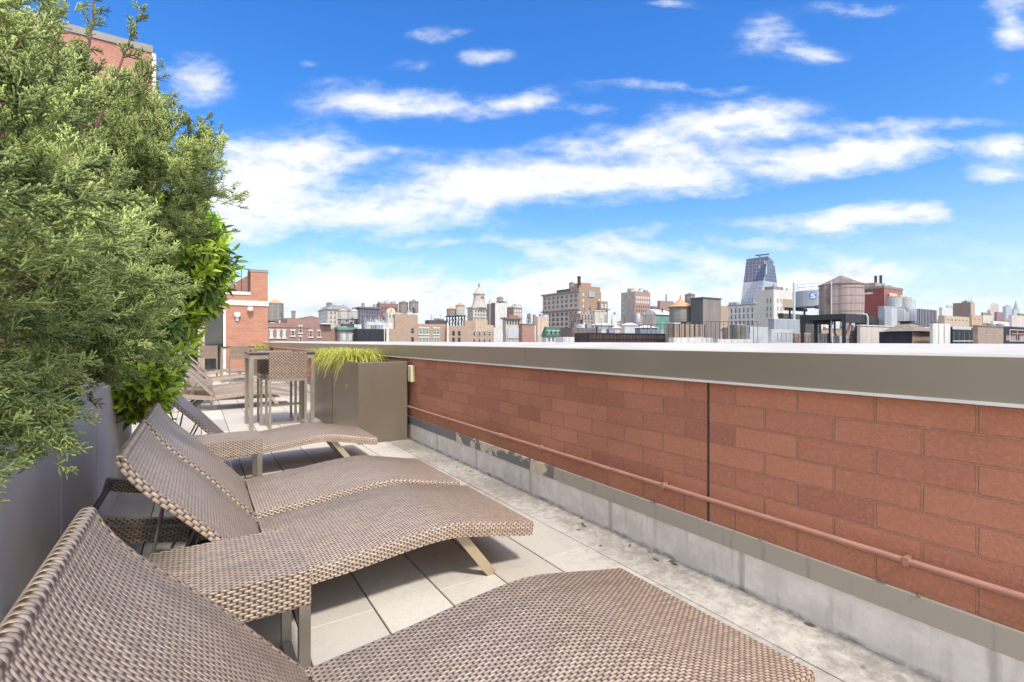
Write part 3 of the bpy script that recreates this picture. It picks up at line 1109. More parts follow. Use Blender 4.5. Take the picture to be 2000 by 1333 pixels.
def make_juniper():
    rg = random.Random(11)
    t = thing('juniper_shrub', 'huge feathery green juniper overhanging the grey planters on the left', 'shrub', (-.85, 2.8, .85))
    org = np.array([-.85, 2.8, .85])
    vars_ = [spray_variant(rg) for _ in range(7)]
    P, D, SCL, TI = [], [], [], []
    limbs = MB()
    plumes = 0
    tries = 0
    camp = Vector((0, 0, H))
    while plumes < 620 and tries < 20000:
        tries += 1
        c, r = JUN[rg.choices(range(len(JUN)), [1.0, 1.2, 1.5, 1.0, .9])[0]]
        n = Vector((rg.gauss(0, 1), rg.gauss(0, 1), rg.gauss(0, 1))).normalized()
        p = Vector((c[0] + n.x * r[0], c[1] + n.y * r[1], c[2] + n.z * r[2]))
        if p.z < .80 or (p.y < 1.55 and p.z < 1.05) or (p.y < 2.8 and p.z < .84) or (p.x < -1.25 and rg.random() < .7): continue
        if any(((p.x - cc[0]) / (rr[0] * .93)) ** 2 + ((p.y - cc[1]) / (rr[1] * .93)) ** 2 + ((p.z - cc[2]) / (rr[2] * .93)) ** 2 < 1 for cc, rr in JUN): continue
        nn = Vector((n.x / r[0], n.y / r[1], n.z / r[2])).normalized()
        if nn.dot((camp - p).normalized()) < -.35 and rg.random() < .55: continue
        ax = (nn * .8 + Vector((0, 0, .45)) + Vector((rg.uniform(-.45, .45), rg.uniform(-.45, .45), rg.uniform(-.4, .4)))).normalized()
        if p.z < 1.25: ax = (ax + Vector((0, 0, -.55))).normalized()
        hole = mnoise.noise(p * 2.6 + Vector((3.1, 7.7, 1.3)))
        if hole < -.22 and rg.random() < .8: continue
        L = rg.uniform(.20, .40)
        jut = rg.uniform(-.16, .06) + (.13 if rg.random() < .10 else 0) + hole * .12
        base = p + nn * jut - ax * L * .75
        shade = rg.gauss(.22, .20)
        k = int(15 + L * 46)
        for i in range(k):
            s = rg.uniform(.12, 1.0) ** .8
            dv = (ax * .8 + Vector((0, 0, .25)) + Vector((rg.gauss(0, .42), rg.gauss(0, .42), rg.gauss(0, .42)))).normalized()
            q = base + ax * (L * s) + Vector((rg.gauss(0, .034), rg.gauss(0, .034), rg.gauss(0, .034))) * (1.5 - s * .7)
            P.append(q); D.append(dv)
            SCL.append(rg.uniform(.62, 1.05) * (1.05 - .2 * s) * (.72 if p.y < 1.9 else .88))
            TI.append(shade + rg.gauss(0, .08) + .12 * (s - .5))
        if rg.random() < .30:
            limbs.tube([base - ax * .10, base + ax * L * .3, base + ax * L * .7], [.006, .004, .002], 5)
        plumes += 1
    # upright leaders breaking the top outline
    for (bx, by, bz, dx, dy, dz, L) in [(-.44, 2.95, 2.35, .06, .12, 1, 1.02), (-.50, 2.85, 2.35, -.10, .0, 1, .78), (-.36, 3.0, 2.4, .25, .1, 1, .55),
                                        (-.22, 3.75, 2.50, .25, .2, .9, .38), (-.12, 4.1, 2.45, .5, .2, .8, .32), (.0, 4.15, 2.25, .8, .2, .5, .28), (.0, 4.2, 2.0, .9, .1, .3, .26)]:
        ax = Vector((dx, dy, dz)).normalized()
        base = Vector((bx, by, bz))
        limbs.tube([base - ax * .2, base, base + ax * L * .5, base + ax * L * .95], [.008, .007, .005, .002], 6)
        for i in range(int(L * 46)):
            s = rg.uniform(0, 1)
            dv = (ax * .9 + Vector((rg.gauss(0, .55), rg.gauss(0, .55), rg.gauss(0, .35)))).normalized()
            P.append(base + ax * L * s); D.append(dv)
            SCL.append((.95 - .45 * s) * rg.uniform(.6, 1))
            TI.append(rg.gauss(-.04, .1))
    P = np.array([tuple(p) for p in P]); D = np.array([tuple(d) for d in D])
    SCL = np.array(SCL); TI = np.array(TI)
    rngn = np.random.default_rng(5)
    which = rngn.integers(0, len(vars_), len(P))
    roll = rngn.uniform(0, 6.283, len(P))
    M = rot_to(D, roll)
    Vs, Fs, Ts, off = [], [], [], 0
    for vi, va in enumerate(vars_):
        ii = np.where(which == vi)[0]
        if not len(ii): continue
        b0 = np.einsum('nij,kj->nki', M[ii], va[:, 0:3]) * SCL[ii][:, None, None] + P[ii][:, None, :]
        t0 = np.einsum('nij,kj->nki', M[ii], va[:, 3:6]) * SCL[ii][:, None, None] + P[ii][:, None, :]
        nk = len(va)
        rad = np.repeat(va[None, :, 6], len(ii), 0).ravel()
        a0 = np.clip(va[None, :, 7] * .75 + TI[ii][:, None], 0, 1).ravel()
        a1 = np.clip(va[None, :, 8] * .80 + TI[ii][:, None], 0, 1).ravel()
        V, Fq, T = cones(b0.reshape(-1, 3), t0.reshape(-1, 3), rad, a0, a1)
        Vs.append(V); Fs.append(Fq + off); Ts.append(T)
        off += len(V)
    V = np.concatenate(Vs) - org
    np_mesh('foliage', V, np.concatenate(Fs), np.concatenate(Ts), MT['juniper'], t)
    print('juniper sprays', len(P), 'tris', sum(len(f) for f in Fs))
    # trunk and main limbs
    for (x, y) in ((-.85, 1.6), (-.85, 2.6), (-.82, 3.5), (-.8, 4.1)):
        limbs.tube([(x, y, .80), (x + .02, y + .03, 1.5), (x + .06, y - .02, 2.0), (x + .08, y, 2.3)], [.05, .042, .03, .012], 7)
        for k in range(9):
            a = rg.uniform(-1.3, 1.3)
            z = rg.uniform(1.0, 2.0)
            l = rg.uniform(.30, .42)
            limbs.tube([(x + .03, y, z), (x + .03 + math.cos(a) * l * .5, y + math.sin(a) * l * .5, z + .10), (x + .03 + math.cos(a) * l, y + math.sin(a) * l, z + .30)],
                       [.024, .016, .006], 6)
    limbs.v = [(p[0] - org[0], p[1] - org[1], p[2] - org[2]) for p in limbs.v]
    limbs.build('trunk', MT['bark'], t, smooth=True)


make_juniper()


def leaf_template(nl=6):
    """leaf along +Z, unit length, folded along the midrib and arching; (verts, quads)"""
    V, Q = [], []
    for i in range(nl + 1):
        s = i / nl
        w = .175 * math.sin(math.pi * min(1, s * .94 + .04)) ** .75 * (1.05 - .3 * s)
        if i == nl: w = .004
        bend = -.22 * s * s
        V += [(-w, bend + w * .45, s), (0, bend, s), (w, bend + w * .45, s)]
    for i in range(nl):
        a = i * 3
        Q += [(a, a + 1, a + 4, a + 3), (a + 1, a + 2, a + 5, a + 4)]
    return np.array(V), np.array(Q)


def make_laurel():
    rg = random.Random(4)
    t = thing('laurel_shrub', 'bright green broad leaved shrub at the far end of the hedge, beyond the juniper', 'shrub', (-.8, 5.3, .85))
    org = np.array([-.8, 5.3, .85])
    LV, LQ = leaf_template()
    P, D, U, SC_, TI = [], [], [], [], []
    stems = MB()
    ells = [((-.12, 5.25, 2.00), (.44, .60, .58)), ((-.12, 5.25, 2.00), (.44, .60, .58)), ((-.25, 5.15, 1.30), (.30, .60, .48)), ((-.36, 5.05, .95), (.24, .55, .34)), ((-.6, 5.2, 1.7), (.4, .6, .7))]
    n = 0
    while n < 760:
        c, r = rg.choice(ells)
        k = Vector((rg.gauss(0, 1), rg.gauss(0, 1), rg.gauss(0, 1))).normalized()
        sc = rg.uniform(.72, 1.05)
        p = Vector((c[0] + k.x * r[0] * sc, c[1] + k.y * r[1] * sc, c[2] + k.z * r[2] * sc))
        if p.z < .62 or p.x < -1.2: continue
        n += 1
        ax = (k * .7 + Vector((0, 0, .5)) + Vector((rg.uniform(-.3, .3), rg.uniform(-.3, .3), rg.uniform(-.3, .3)))).normalized()
        new = rg.random() < .55 + .25 * max(0, k.z)
        stems.tube([p - ax * .32, p - ax * .1, p + ax * .02], [.007, .005, .003], 5)
        nl = rg.randint(8, 12)
        a0 = rg.uniform(0, 6.28)
        for i in range(nl):
            a = a0 + i * 2.4
            s = i / nl
            xx = ax.orthogonal().normalized()
            yy = ax.cross(xx)
            rad = xx * math.cos(a) + yy * math.sin(a)
            open_ = 1.15 - .75 * s
            d = (ax * math.cos(open_) + rad * math.sin(open_)).normalized()
            if not new: d = (d + Vector((0, 0, -.45))).normalized()
            P.append(p - ax * .16 * (1 - s)); D.append(d)
            u = ax - d * ax.dot(d)
            U.append(u.normalized() if u.length > 1e-3 else xx)
            SC_.append(rg.uniform(.095, .15) * (1 - .25 * s))
            TI.append(min(1, max(0, (.55 + .35 * s if new else .16) + rg.gauss(0, .1))))
    P = np.array([tuple(p) for p in P]); D = np.array([tuple(p) for p in D]); U = np.array([tuple(p) for p in U])
    X = np.cross(U, D)
    M = np.stack([X, U, D], axis=2)
    V = np.einsum('nij,kj->nki', M, LV) * np.array(SC_)[:, None, None] + P[:, None, :]
    nk = len(LV)
    Q = (LQ[None] + (np.arange(len(P)) * nk)[:, None, None]).reshape(-1, 4)
    T = np.repeat(np.array(TI)[:, None], nk, 1)
    np_mesh('foliage', V.reshape(-1, 3) - org, Q, T.ravel(), MT['laurel'], t, smooth=True, k=4)
    stems.tube([(-.8, 5.2, .8), (-.75, 5.2, 1.5), (-.6, 5.1, 2.2)], [.04, .03, .012], 7)
    for k in range(14):
        a = rg.uniform(-1.6, 1.6)
        z = rg.uniform(.95, 1.9)
        stems.tube([(-.76, 5.2, z), (-.76 + math.cos(a) * .35, 5.2 + math.sin(a) * .35, z + .18), (-.76 + math.cos(a) * .75, 5.2 + math.sin(a) * .75, z + .3)], [.02, .013, .006], 6)
    stems.v = [(p[0] - org[0], p[1] - org[1], p[2] - org[2]) for p in stems.v]
    stems.build('stem', MT['bark'], t, smooth=True)


make_laurel()


def make_grass(label, cx, cy, z, rx, ry, n, h, seed):
    rg = random.Random(seed)
    t = thing('ornamental_grass', label, 'grass plant', (cx, cy, z), group='golden grasses in the bronze planters')
    V, Q, T = [], [], []
    for i in range(n):
        a = rg.uniform(0, 6.283)
        rr = math.sqrt(rg.random())
        bx, by = math.cos(a) * rr * rx * .55, math.sin(a) * rr * ry * .6
        a2 = a + rg.gauss(0, .7)
        out = rg.uniform(.14, .42) * (.5 + .6 * rr)
        hh = h * rg.uniform(.55, 1.1)
        drop = rg.uniform(-.02, .30) * (.4 + rr)
        w = rg.uniform(.004, .0075)
        b0 = len(V)
        px, py = -math.sin(a2), math.cos(a2)
        ns = 6
        for k in range(ns + 1):
            s = k / ns
            ox = out * (s ** 1.3)
            zz = hh * math.sin(min(1, s * 1.15) * math.pi * .5) * (1 - .25 * s) - drop * s ** 3
            ww = w * (1 - s) ** .6 + .0006
            x, y = bx + math.cos(a2) * ox, by + math.sin(a2) * ox
            V += [(x - px * ww, y - py * ww, zz), (x + px * ww, y + py * ww, zz)]
            T += [min(1, max(0, .25 + .6 * s + rg.gauss(0, .05)))] * 2
        for k in range(ns):
            q = b0 + k * 2
            Q.append((q, q + 1, q + 3, q + 2))
    np_mesh('blades', np.array(V), np.array(Q), T, MT['grass'], t, k=4)


make_grass('golden grass spilling from the nearest bronze planter', 1.88, 7.02, .91, .40, .50, 1000, .30, 1)
make_grass('golden grass spilling from the planter behind the nearest one', 1.84, 8.02, .91, .42, .62, 1000, .30, 2)
make_grass('small distant golden grass in the planter by the orange brick wall', 1.9, 20.0, .91, .30, .55, 500, .30, 3)


def make_litter():
    rg = random.Random(21)
    V, Q, T = [], [], []
    for i in range(70):
        y = rg.uniform(.5, 9)
        x = XW - .02 - abs(rg.gauss(0, .10)) if rg.random() < .75 else rg.uniform(1.0, 2.2)
        a, l = rg.uniform(0, 6.28), rg.choice([.006, .009, .014, .026]) * rg.uniform(.7, 1.2)
        w = l * rg.uniform(.25, .5)
        c, s_ = math.cos(a), math.sin(a)
        z = .003
        b0 = len(V)
        for (p, q, h) in ((-l, 0, 0), (0, w, .004), (l, 0, .001), (0, -w, .006)):
            V.append((x + p * c - q * s_, y + p * s_ + q * c, z + h))
        Q.append((b0, b0 + 3, b0 + 2, b0 + 1))
        T += [rg.random()] * 4
    m, N, b = new_mat('dry_leaf')
    at = N.n('ShaderNodeAttribute', attribute_name='tint')
    N.t.links.new(N.mix(at.outputs['Fac'], (.08, .06, .04), (.26, .20, .11)), b.inputs['Base Color'])
    o = np_mesh('leaf_litter', np.array(V), np.array(Q), T, m, k=4)
    struct(o, 'stuff')


make_litter()

# ------------------------------------------------------------------ the city beyond the parapet
GZ = -38.0       # street level below the roof


def P3(u, v, Z):
    """the place that the picture shows at u, v when it stands Z metres down the camera's axis"""
    x = (u - 1000) / F * Z
    return (Z * S_ + x * C_, Z * C_ - x * S_, H - (v - 667) / F * Z)


def zat(v, Z): return H - (v - 667) / F * Z


def col_mat(name, col, var=.22, brickish=False, rough=.85):
    col = tuple(c * .80 for c in col)
    if name in MT: return MT[name]
    if brickish:
        MT[name] = brick(name, col, tuple(c * .8 for c in col), tuple(min(1, c * 1.15) for c in col), .6, .22, .02, .25, .3, rough)
    else:
        m, N, b = new_mat(name)
        tc = N.n('ShaderNodeTexCoord').outputs['Object']
        n1 = N.noise(N.v('MULTIPLY', tc, (1, 1, .22)), .9, 6, .65)
        n2 = N.noise(tc, .25, 4, .6)
        c = N.mix(N.ramp(n1, .3, .75), tuple(x * (1 - var) for x in col), tuple(min(1, x * (1 + var)) for x in col))
        c = N.mix(N.m('MULTIPLY', N.ramp(n2, .5, .8), .3), c, tuple(x * .6 for x in col))
        N.t.links.new(c, b.inputs['Base Color'])
        b.inputs['Roughness'].default_value = rough
        b.inputs['Specular IOR Level'].default_value = .25
        MT[name] = m
    return MT[name]


MT['pane_dark'] = plain('pane_dark', (.035, .04, .05), .12, 0, .3, .4, spec=.6)
MT['pane_pale'] = plain('pane_pale', (.52, .55, .55), .3, 0, .15, .6, spec=.6)
MT['pane_green'] = plain('pane_green', (.16, .24, .20), .15, 0, .25, .6, spec=.6)
MT['sill'] = plain('window_sill', (.60, .57, .53), .8, 0, .1, 1)
MT['roofdark'] = plain('roof_felt', (.07, .068, .07), .9, 0, .2, .6)
MT['steeldark'] = plain('steel_dark', (.035, .035, .04), .6, .3, .2, 2)
MT['galv'] = plain('galvanised', (.34, .36, .40), .5, .35, .15, .8, stretch=(1, 1, .3))
MT['galvlight'] = plain('galvanised_light', (.50, .52, .54), .45, .3, .1, .8)
MT['copper'] = plain('copper_green', (.12, .24, .20), .7, 0, .2, .6)
MT['copperdark'] = plain('copper_dark_green', (.03, .10, .07), .7, 0, .25, .8)
MT['wood_grey'] = stave_mat('tank_wood_grey', (.27, .245, .225), .22)
MT['wood_brown'] = stave_mat('tank_wood_brown', (.24, .205, .18), .22)
MT['wood_pink'] = stave_mat('tank_wood_weathered', (.36, .285, .265), .20, .5)
MT['wood_pale'] = stave_mat('tank_wood_pale', (.46, .43, .38), .25, .7)
MT['roof_orange'] = plain('tank_roof_orange', (.44, .27, .14), .8, 0, .15, .8)
MT['roof_rust'] = plain('tank_roof_rust', (.42, .23, .14), .8, 0, .15, .8)
MT['roof_tan'] = plain('tank_roof_tan', (.48, .40, .28), .8, 0, .15, .8)
MT['roof_grey'] = plain('tank_roof_grey', (.22, .20, .20), .85, 0, .2, .8)
MT['roof_brown'] = plain('tank_roof_brown', (.20, .155, .145), .85, 0, .3, 1.2)
MT['roof_pale'] = plain('tank_roof_pale', (.62, .62, .60), .7, 0, .1, .8)


def win_mesh(w, h, mats, key, sill=True):
    k = ('win', round(w, 2), round(h, 2), key, sill)
    if k in KIDS: return KIDS[k]
    b = MB()
    fw = min(.12, w * .1)
    b.box(-w / 2, -.02, 0, w / 2, .02, h, 0)
    b.box(-w / 2 - .001, -.05, 0, -w / 2 + fw, -.021, h, 1)
    b.box(w / 2 - fw, -.05, 0, w / 2 + .001, -.021, h, 1)
    b.box(-w / 2 + fw, -.05, h - fw, w / 2 - fw, -.021, h, 1)
    b.box(-w / 2 + fw, -.06, h * .5 - fw * .4, w / 2 - fw, -.022, h * .5 + fw * .4, 1)
    if sill:
        b.box(-w / 2 - .2, -.16, -.22, w / 2 + .2, .0, -.002, 2)
        b.box(-w / 2 - .15, -.08, h + .002, w / 2 + .15, .0, h + .24, 2)
    o = b.build('window', mats)
    KIDS[k] = o
    o['unused'] = True
    return o


class Bld:
    """a block aligned with the street grid; its corner nearest the camera is seen at (uc, v), its left side ends at u0, its right side at u1"""
    def __init__(s, name, label, u0, uc, u1, v, Z, ml, mr=None, cat='building', group=None, base=None, rim=True):
        s.Z, s.uc = Z, uc
        X, Y, zt = P3(uc, v, Z)
        t0, t1 = (u0 - 1000) / F, (u1 - 1000) / F
        Y1 = X * (C_ - t0 * S_) / (S_ + t0 * C_)
        X1 = Y * (S_ + t1 * C_) / (C_ - t1 * S_)
        s.lx, s.ly, s.h = X1 - X, Y1 - Y, zt - (GZ if base is None else base)
        s.z0 = GZ if base is None else base
        s.o = thing(name, label, cat, (X, Y, s.z0), group=group)
        b = MB()
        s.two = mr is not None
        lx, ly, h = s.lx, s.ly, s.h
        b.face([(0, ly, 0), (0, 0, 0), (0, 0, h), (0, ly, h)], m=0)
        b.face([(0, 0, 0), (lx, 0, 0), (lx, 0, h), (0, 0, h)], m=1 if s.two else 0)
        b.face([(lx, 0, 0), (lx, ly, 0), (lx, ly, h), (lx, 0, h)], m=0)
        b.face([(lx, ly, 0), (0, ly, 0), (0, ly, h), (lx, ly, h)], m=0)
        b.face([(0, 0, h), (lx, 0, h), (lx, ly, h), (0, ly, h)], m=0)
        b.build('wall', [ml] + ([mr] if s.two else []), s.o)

        rr = random.Random(int(u0 * 7 + v * 13 + Z))
        if cat in ('building', 'roof structure') and Z < 560 and lx > 2.5 and ly > 2.5:
            nn = min(12, 4 + int(lx / 3))
            for k in range(nn):
                kind = rr.random()
                x, y = rr.uniform(.08, .9) * lx, rr.uniform(.05, .4) * min(ly, 12)
                sc = (Z / 100) ** .5
                b = MB()
                if kind < .4:
                    w_, h_ = rr.uniform(.4, .9) * sc, rr.uniform(.35, .8) * sc
                    b.box(x - w_, y - w_ * .6, h - .05, x + w_, y + w_ * .6, h + h_)
                    b.box(x - w_ * 1.08, y - w_ * .68, h + h_ + .003, x + w_ * 1.08, y + w_ * .68, h + h_ + .07)
                    b.build('roof_vent', MT[rr.choice(['galv', 'galvlight', 'roof_grey'])], s.o)
                elif kind < .75:
                    r_, h_ = rr.uniform(.09, .2) * sc, rr.uniform(.6, 1.5) * sc
                    b.lathe([(r_, h - .05), (r_, h + h_), (r_ * 1.6, h + h_ + .02), (r_ * 1.6, h + h_ + .16), (.02, h + h_ + .3)], 8, cx=x, cy=y)
                    b.build('vent_pipe', MT[rr.choice(['galv', 'steeldark', 'roof_grey', 'sill'])], s.o)
                else:
                    h_ = rr.uniform(1.2, 2.6) * sc
                    b.bar((x, y, h - .05), (x, y, h + h_), .05 * sc, .05 * sc)
                    for q in range(3): b.bar((x - .4 * sc, y, h + h_ * (.6 + .16 * q)), (x + .4 * sc, y, h + h_ * (.6 + .16 * q)), .03 * sc, .03 * sc)
                    b.build('antenna', MT['steeldark'], s.o)

    def zl(s, v): return zat(v, s.Z) - s.z0

    def band(s, v0, v1, mat, out=.18, name='cornice'):
        b = MB()
        b.box(-out, -out, s.zl(v1), s.lx + out, s.ly + out, s.zl(v0) )
        b.build(name, mat, s.o)
        return s

    def box(s, name, mat, fx0, fy0, fx1, fy1, v0, v1):
        """a box on the roof, its plan given in shares of the block's plan"""
        b = MB()
        b.box(fx0 * s.lx, fy0 * s.ly, s.zl(v1) if v1 is not None else s.h, fx1 * s.lx, fy1 * s.ly, s.zl(v0))
        return b.build(name, mat, s.o)

    def wins(s, face, cols, vtops, wpx, hpx, pane='pane_dark', frame='sill', sill=True, f0=.06, f1=.94, skip=()):
        """a grid of windows on the left (-X) or right (-Y) face; vtops: their tops at the corner; wpx: width as a share of the pitch"""
        L = s.ly if face == 'L' else s.lx
        pitch = L * (f1 - f0) / cols
        w = pitch * wpx
        h = hpx / F * s.Z
        src = win_mesh(w, h, [MT[pane], MT[frame], MT['sill']], pane + frame, sill)
        for r, v in enumerate(vtops):
            for c in range(cols):
                if (r, c) in skip: continue
                o = src.copy()
                if 'unused' in o: del o['unused']
                COL.objects.link(o)
                o.parent = s.o
                q = L * f0 + (c + .5) * pitch
                z = s.zl(v) - h
                if face == 'L':
                    o.location = (-.022, q, z)
                    o.rotation_euler = (0, 0, R(-90))
                else:
                    o.location = (q, -.022, z)
        return s


def tank(label, u, va, ve, vb, wpx, Z, roof, body, vleg=None, roofover=1.08, n=16, legs=4, group='rooftop water tanks', lid=False):
    X, Y, zb = P3(u, vb, Z)
    r = wpx / 2 / F * Z
    he, ha = zat(ve, Z) - zb, zat(va, Z) - zb
    t = thing('water_tank', label, 'water tank', (X, Y, zb), group=group)
    b = MB()
    b.lathe([(r * .98, 0), (r, he * .5), (r * .98, he)], n)
    b.build('barrel', MT[body], t)
    for k in range(max(3, int(he / .7))):
        b = MB()
        z = he * (k + .5) / max(3, int(he / .7))
        b.lathe([(r * 1.005, z - .03), (r * 1.012, z), (r * 1.005, z + .03)], n, cap=False)
        b.build('hoop', MT['roof_grey'], t)
    b = MB()
    b.lathe([(r * roofover, he - .02), (r * roofover, he + .06), (r * .5, he + (ha - he) * .52), (r * .04, ha)], n)
    if lid: b.lathe([(r * .10, ha - .2), (r * .07, ha + .25), (.02, ha + .7)], 8)
    b.build('roof', MT[roof], t)
    if vleg is not None:
        hl = zat(vleg, Z) - zb
        b = MB()
        q = r * .72
        for sx in (-1, 1):
            for sy in (-1, 1): b.bar((sx * q, sy * q, hl), (sx * q, sy * q, -.26), .22, .22)
        for sx in (-1, 1):
            b.bar((sx * q, -q, hl * .9), (sx * q, q, -.4), .1, .1)
            b.bar((-q, sx * q, hl * .9), (q, sx * q, -.4), .1, .1)
        b.box(-r, -r, -.25, r, r, -.002)
        b.build('stand', MT['steeldark'], t)
    return t


BR = lambda n, c: col_mat(n, c, brickish=True)


def build_city():
    g = MB()
    g.box(-2500, -600, GZ - 1, 2500, 2500, GZ)
    struct(g.build('ground', plain('street_ground', (.12, .12, .12), .9)))
    b = MB()
    b.box(-14, -12, GZ + .01, XW + .35, YEND + 12, -.51)
    tag(b.build('apartment_block', BR('own_block_brick', (.33, .17, .12))), 'brick apartment block that carries the terrace', 'building')

    red = BR('brick_plum', (.36, .225, .19))
    tanb = BR('brick_tan', (.46, .335, .25))
    brn = BR('brick_brown', (.36, .25, .185))
    pale = col_mat('stone_pale', (.56, .50, .43))
    cream = col_mat('stone_cream', (.62, .57, .48))
    white = col_mat('render_white', (.70, .685, .66))
    greyd = col_mat('panel_dark_grey', (.13, .135, .135), .08)
    greyb = col_mat('panel_mauve_grey', (.27, .235, .23), .18)
    purple = col_mat('stone_mauve_dark', (.20, .185, .215))
    darkb = col_mat('netting_dark_brown', (.085, .06, .055), .3)
    dark = col_mat('dark_recess', (.04, .042, .05), .3)
    blue_far = col_mat('far_blue_grey', (.44, .50, .56))
    far_pink = col_mat('far_pink_grey', (.56, .48, .44))

    # ---- left: long plum brick block beside the penthouse
    z = 92
    a = Bld('brick_building', 'long plum brick block left of the bare fence, with small white-headed windows', 470, 500, 660, 641, z, red)
    a.box('upper_wall', red, 0, .0, .905, .6, 631, None)
    a.box('upper_wall', red, 0, .0, .655, .55, 640, None)
    a.box('raised_wall', red, .37, .02, .76, .5, 620, None)
    b = MB()
    x0, x1 = a.lx * .52, a.lx * .762
    zz = a.zl(620.5)
    ya, yb = a.ly * .02 - .02, a.ly * .4
    q = [(x0, zz), (x1, zz), (x1, zz + .25), ((x0 + x1) / 2 + .3, zz + .6), (x0, zz + .1)]
    b.face([(x, ya, z_) for x, z_ in q])
    b.face([(x, yb, z_) for x, z_ in q][::-1])
    for k in range(5):
        (xa, za), (xb, zb_) = q[k], q[(k + 1) % 5]
        b.face([(xa, ya, za), (xa, yb, za), (xb, yb, zb_), (xb, ya, zb_)])
    b.build('gable', red, a.o)
    a.box('white_coping', MT['sill'], .765, -.03, .91, .02, 630, 632)
    a.wins('R', 1, [646], .85, 14, 'pane_pale', f0=.155, f1=.195)
    a.wins('R', 1, [646], .85, 14, 'pane_pale', f0=.235, f1=.275)
    a.wins('R', 1, [646], .85, 14, 'pane_pale', f0=.305, f1=.345)
    a.wins('R', 1, [646], .85, 10, 'pane_dark', f0=.405, f1=.455)
    a.wins('R', 1, [637, 658], .75, 13, 'pane_dark', f0=.50, f1=.545)
    a.wins('R', 1, [646], .85, 12, 'pane_dark', f0=.625, f1=.67)
    a.wins('R', 1, [646], .85, 12, 'pane_dark', f0=.735, f1=.775)
    tank('broad grey water tank with an orange roof, beside the orange brick penthouse', 537, 585, 594, 628, 31, 118, 'roof_orange', 'wood_grey', 642, 1.02)
    Bld('roof_bulkhead', 'dark low roof structure under the broad orange-roofed tank', 515, 528, 572, 632, 110, MT['roofdark'], cat='roof structure')
    X, Y, _ = P3(573, 640, 100)
    b = MB()
    zb, zt = zat(641, 100), zat(608, 100)
    b.lathe([(.38, 0), (.38, zt - zb - .3), (.46, zt - zb - .29), (.46, zt - zb)], 10)
    tag(b.build('chimney', MT['roof_grey'], loc=(X, Y, zb)), 'thin grey chimney pipe on the plum brick block', 'chimney')

    # ---- mid left distance
    w = Bld('cream_building', 'cream block with a dark mansard roof and a small roof tank', 622, 640, 684, 605, 270, white, pale)
    b = MB()
    h0, h1 = w.h, w.zl(596)
    i = 2.2
    lo = [(-.8, -.8), (w.lx + .8, -.8), (w.lx + .8, w.ly + .8), (-.8, w.ly + .8)]
    hi = [(i, i), (w.lx - i, i), (w.lx - i, w.ly - i), (i, w.ly - i)]
    for k in range(4):
        j = (k + 1) % 4
        b.face([(*lo[k], h0), (*lo[j], h0), (*hi[j], h1), (*hi[k], h1)])
    b.face([(*p, h1) for p in hi])
    b.face([(*p, h0) for p in lo][::-1])
    b.build('roof', MT['roof_grey'], w.o)
    w.wins('L', 7, [609, 618, 627], .45, 5.5, 'pane_dark', sill=False)
    w.wins('R', 5, [609, 618, 627], .45, 5.5, 'pane_dark', sill=False)
    tank('small dark tank on the cream mansard block', 643, 591, 593, 598, 11, 280, 'roof_grey', 'wood_brown')
    d = Bld('dark_stone_building', 'dark mauve stone block with a low roof tank, behind the small pale tank', 690, 703, 742, 601, 320, purple)
    d.band(600, 603, purple, .8)
    d.wins('R', 7, [607, 616, 625, 634], .5, 6, 'pane_dark', 'pane_dark', sill=False)
    d.wins('L', 4, [607, 616, 625, 634], .5, 6, 'pane_dark', 'pane_dark', sill=False)
    tank('little grey tank on the dark mauve stone block', 709, 592, 594, 601, 6, 325, 'roof_grey', 'wood_grey')
    e = Bld('red_brown_building', 'red brown block with a ragged roof line behind the two brown tanks', 735, 741, 778, 593, 340, BR('brick_far_red', (.32, .17, .15)))
    e.box('roof_house', MT['roof_grey'], .4, .1, .8, .6, 590, None)
    e.wins('R', 5, [600, 608, 616], .45, 5, 'pane_dark', 'pane_dark', sill=False)
    q = Bld('cream_dome_building', 'pale rounded roof house below the red brown block', 748, 757, 779, 611, 210, cream)
    b = MB()
    rr = min(q.lx, q.ly) * .46
    b.lathe([(rr, 0), (rr * .92, rr * .35), (rr * .65, rr * .7), (rr * .25, rr * .92), (.02, rr)], 16)
    b.build('dome', MT['roof_tan'], q.o, loc=(q.lx / 2, q.ly / 2, q.h))
    q.wins('R', 3, [615], .5, 6, 'pane_dark', sill=False)
    tank('pale wooden tank in front of the cream mansard block', 671, 604, 608, 625, 20, 175, 'roof_tan', 'wood_pale', 640)
    tank('slim pale tank right of the wooden one, before the dark mauve block', 692, 604, 608, 624, 14, 165, 'roof_pale', 'wood_pale', 640)
    Bld('roof_bulkhead', 'low white roof house under the two pale tanks', 655, 668, 706, 634, 150, white, cat='roof structure')
    cg = Bld('green_roof_house', 'small roof house with a green copper roof beside the bare fence', 658, 664, 692, 645, 98, col_mat('wall_grey', (.45, .43, .40)), cat='roof structure')
    cg.band(640, 645, MT['copper'], .5, 'roof')
    cg.box('roof', MT['roofdark'], .2, .0, 1.0, .7, 633, 640)
    cg.wins('R', 2, [652], .5, 14, 'pane_pale', sill=False)
    # dark glazed roof pavilion with a fence of pale poles
    pv = Bld('roof_pavilion', 'dark glazed roof pavilion fenced by pale poles, left of the tan brick wall', 690, 698, 750, 643, 96, dark, cat='roof structure')
    fnc = thing('pole_fence', 'row of pale poles standing on the dark roof pavilion', 'fence', (pv.o.location.x, pv.o.location.y, pv.z0 + pv.h))
    for k in range(11):
        b = MB()
        x = pv.lx * (.30 + .068 * k)
        b.bar((x, .3, 0), (x, .3, 1.9 + .5 * (k % 3 == 0)), .09, .09)
        b.build('pole', MT['galvlight'], fnc)
    b = MB()
    b.bar((pv.lx * .28, .42, 1.5), (pv.lx, .42, 1.5), .06, .06)
    b.build('rail', MT['galvlight'], fnc)
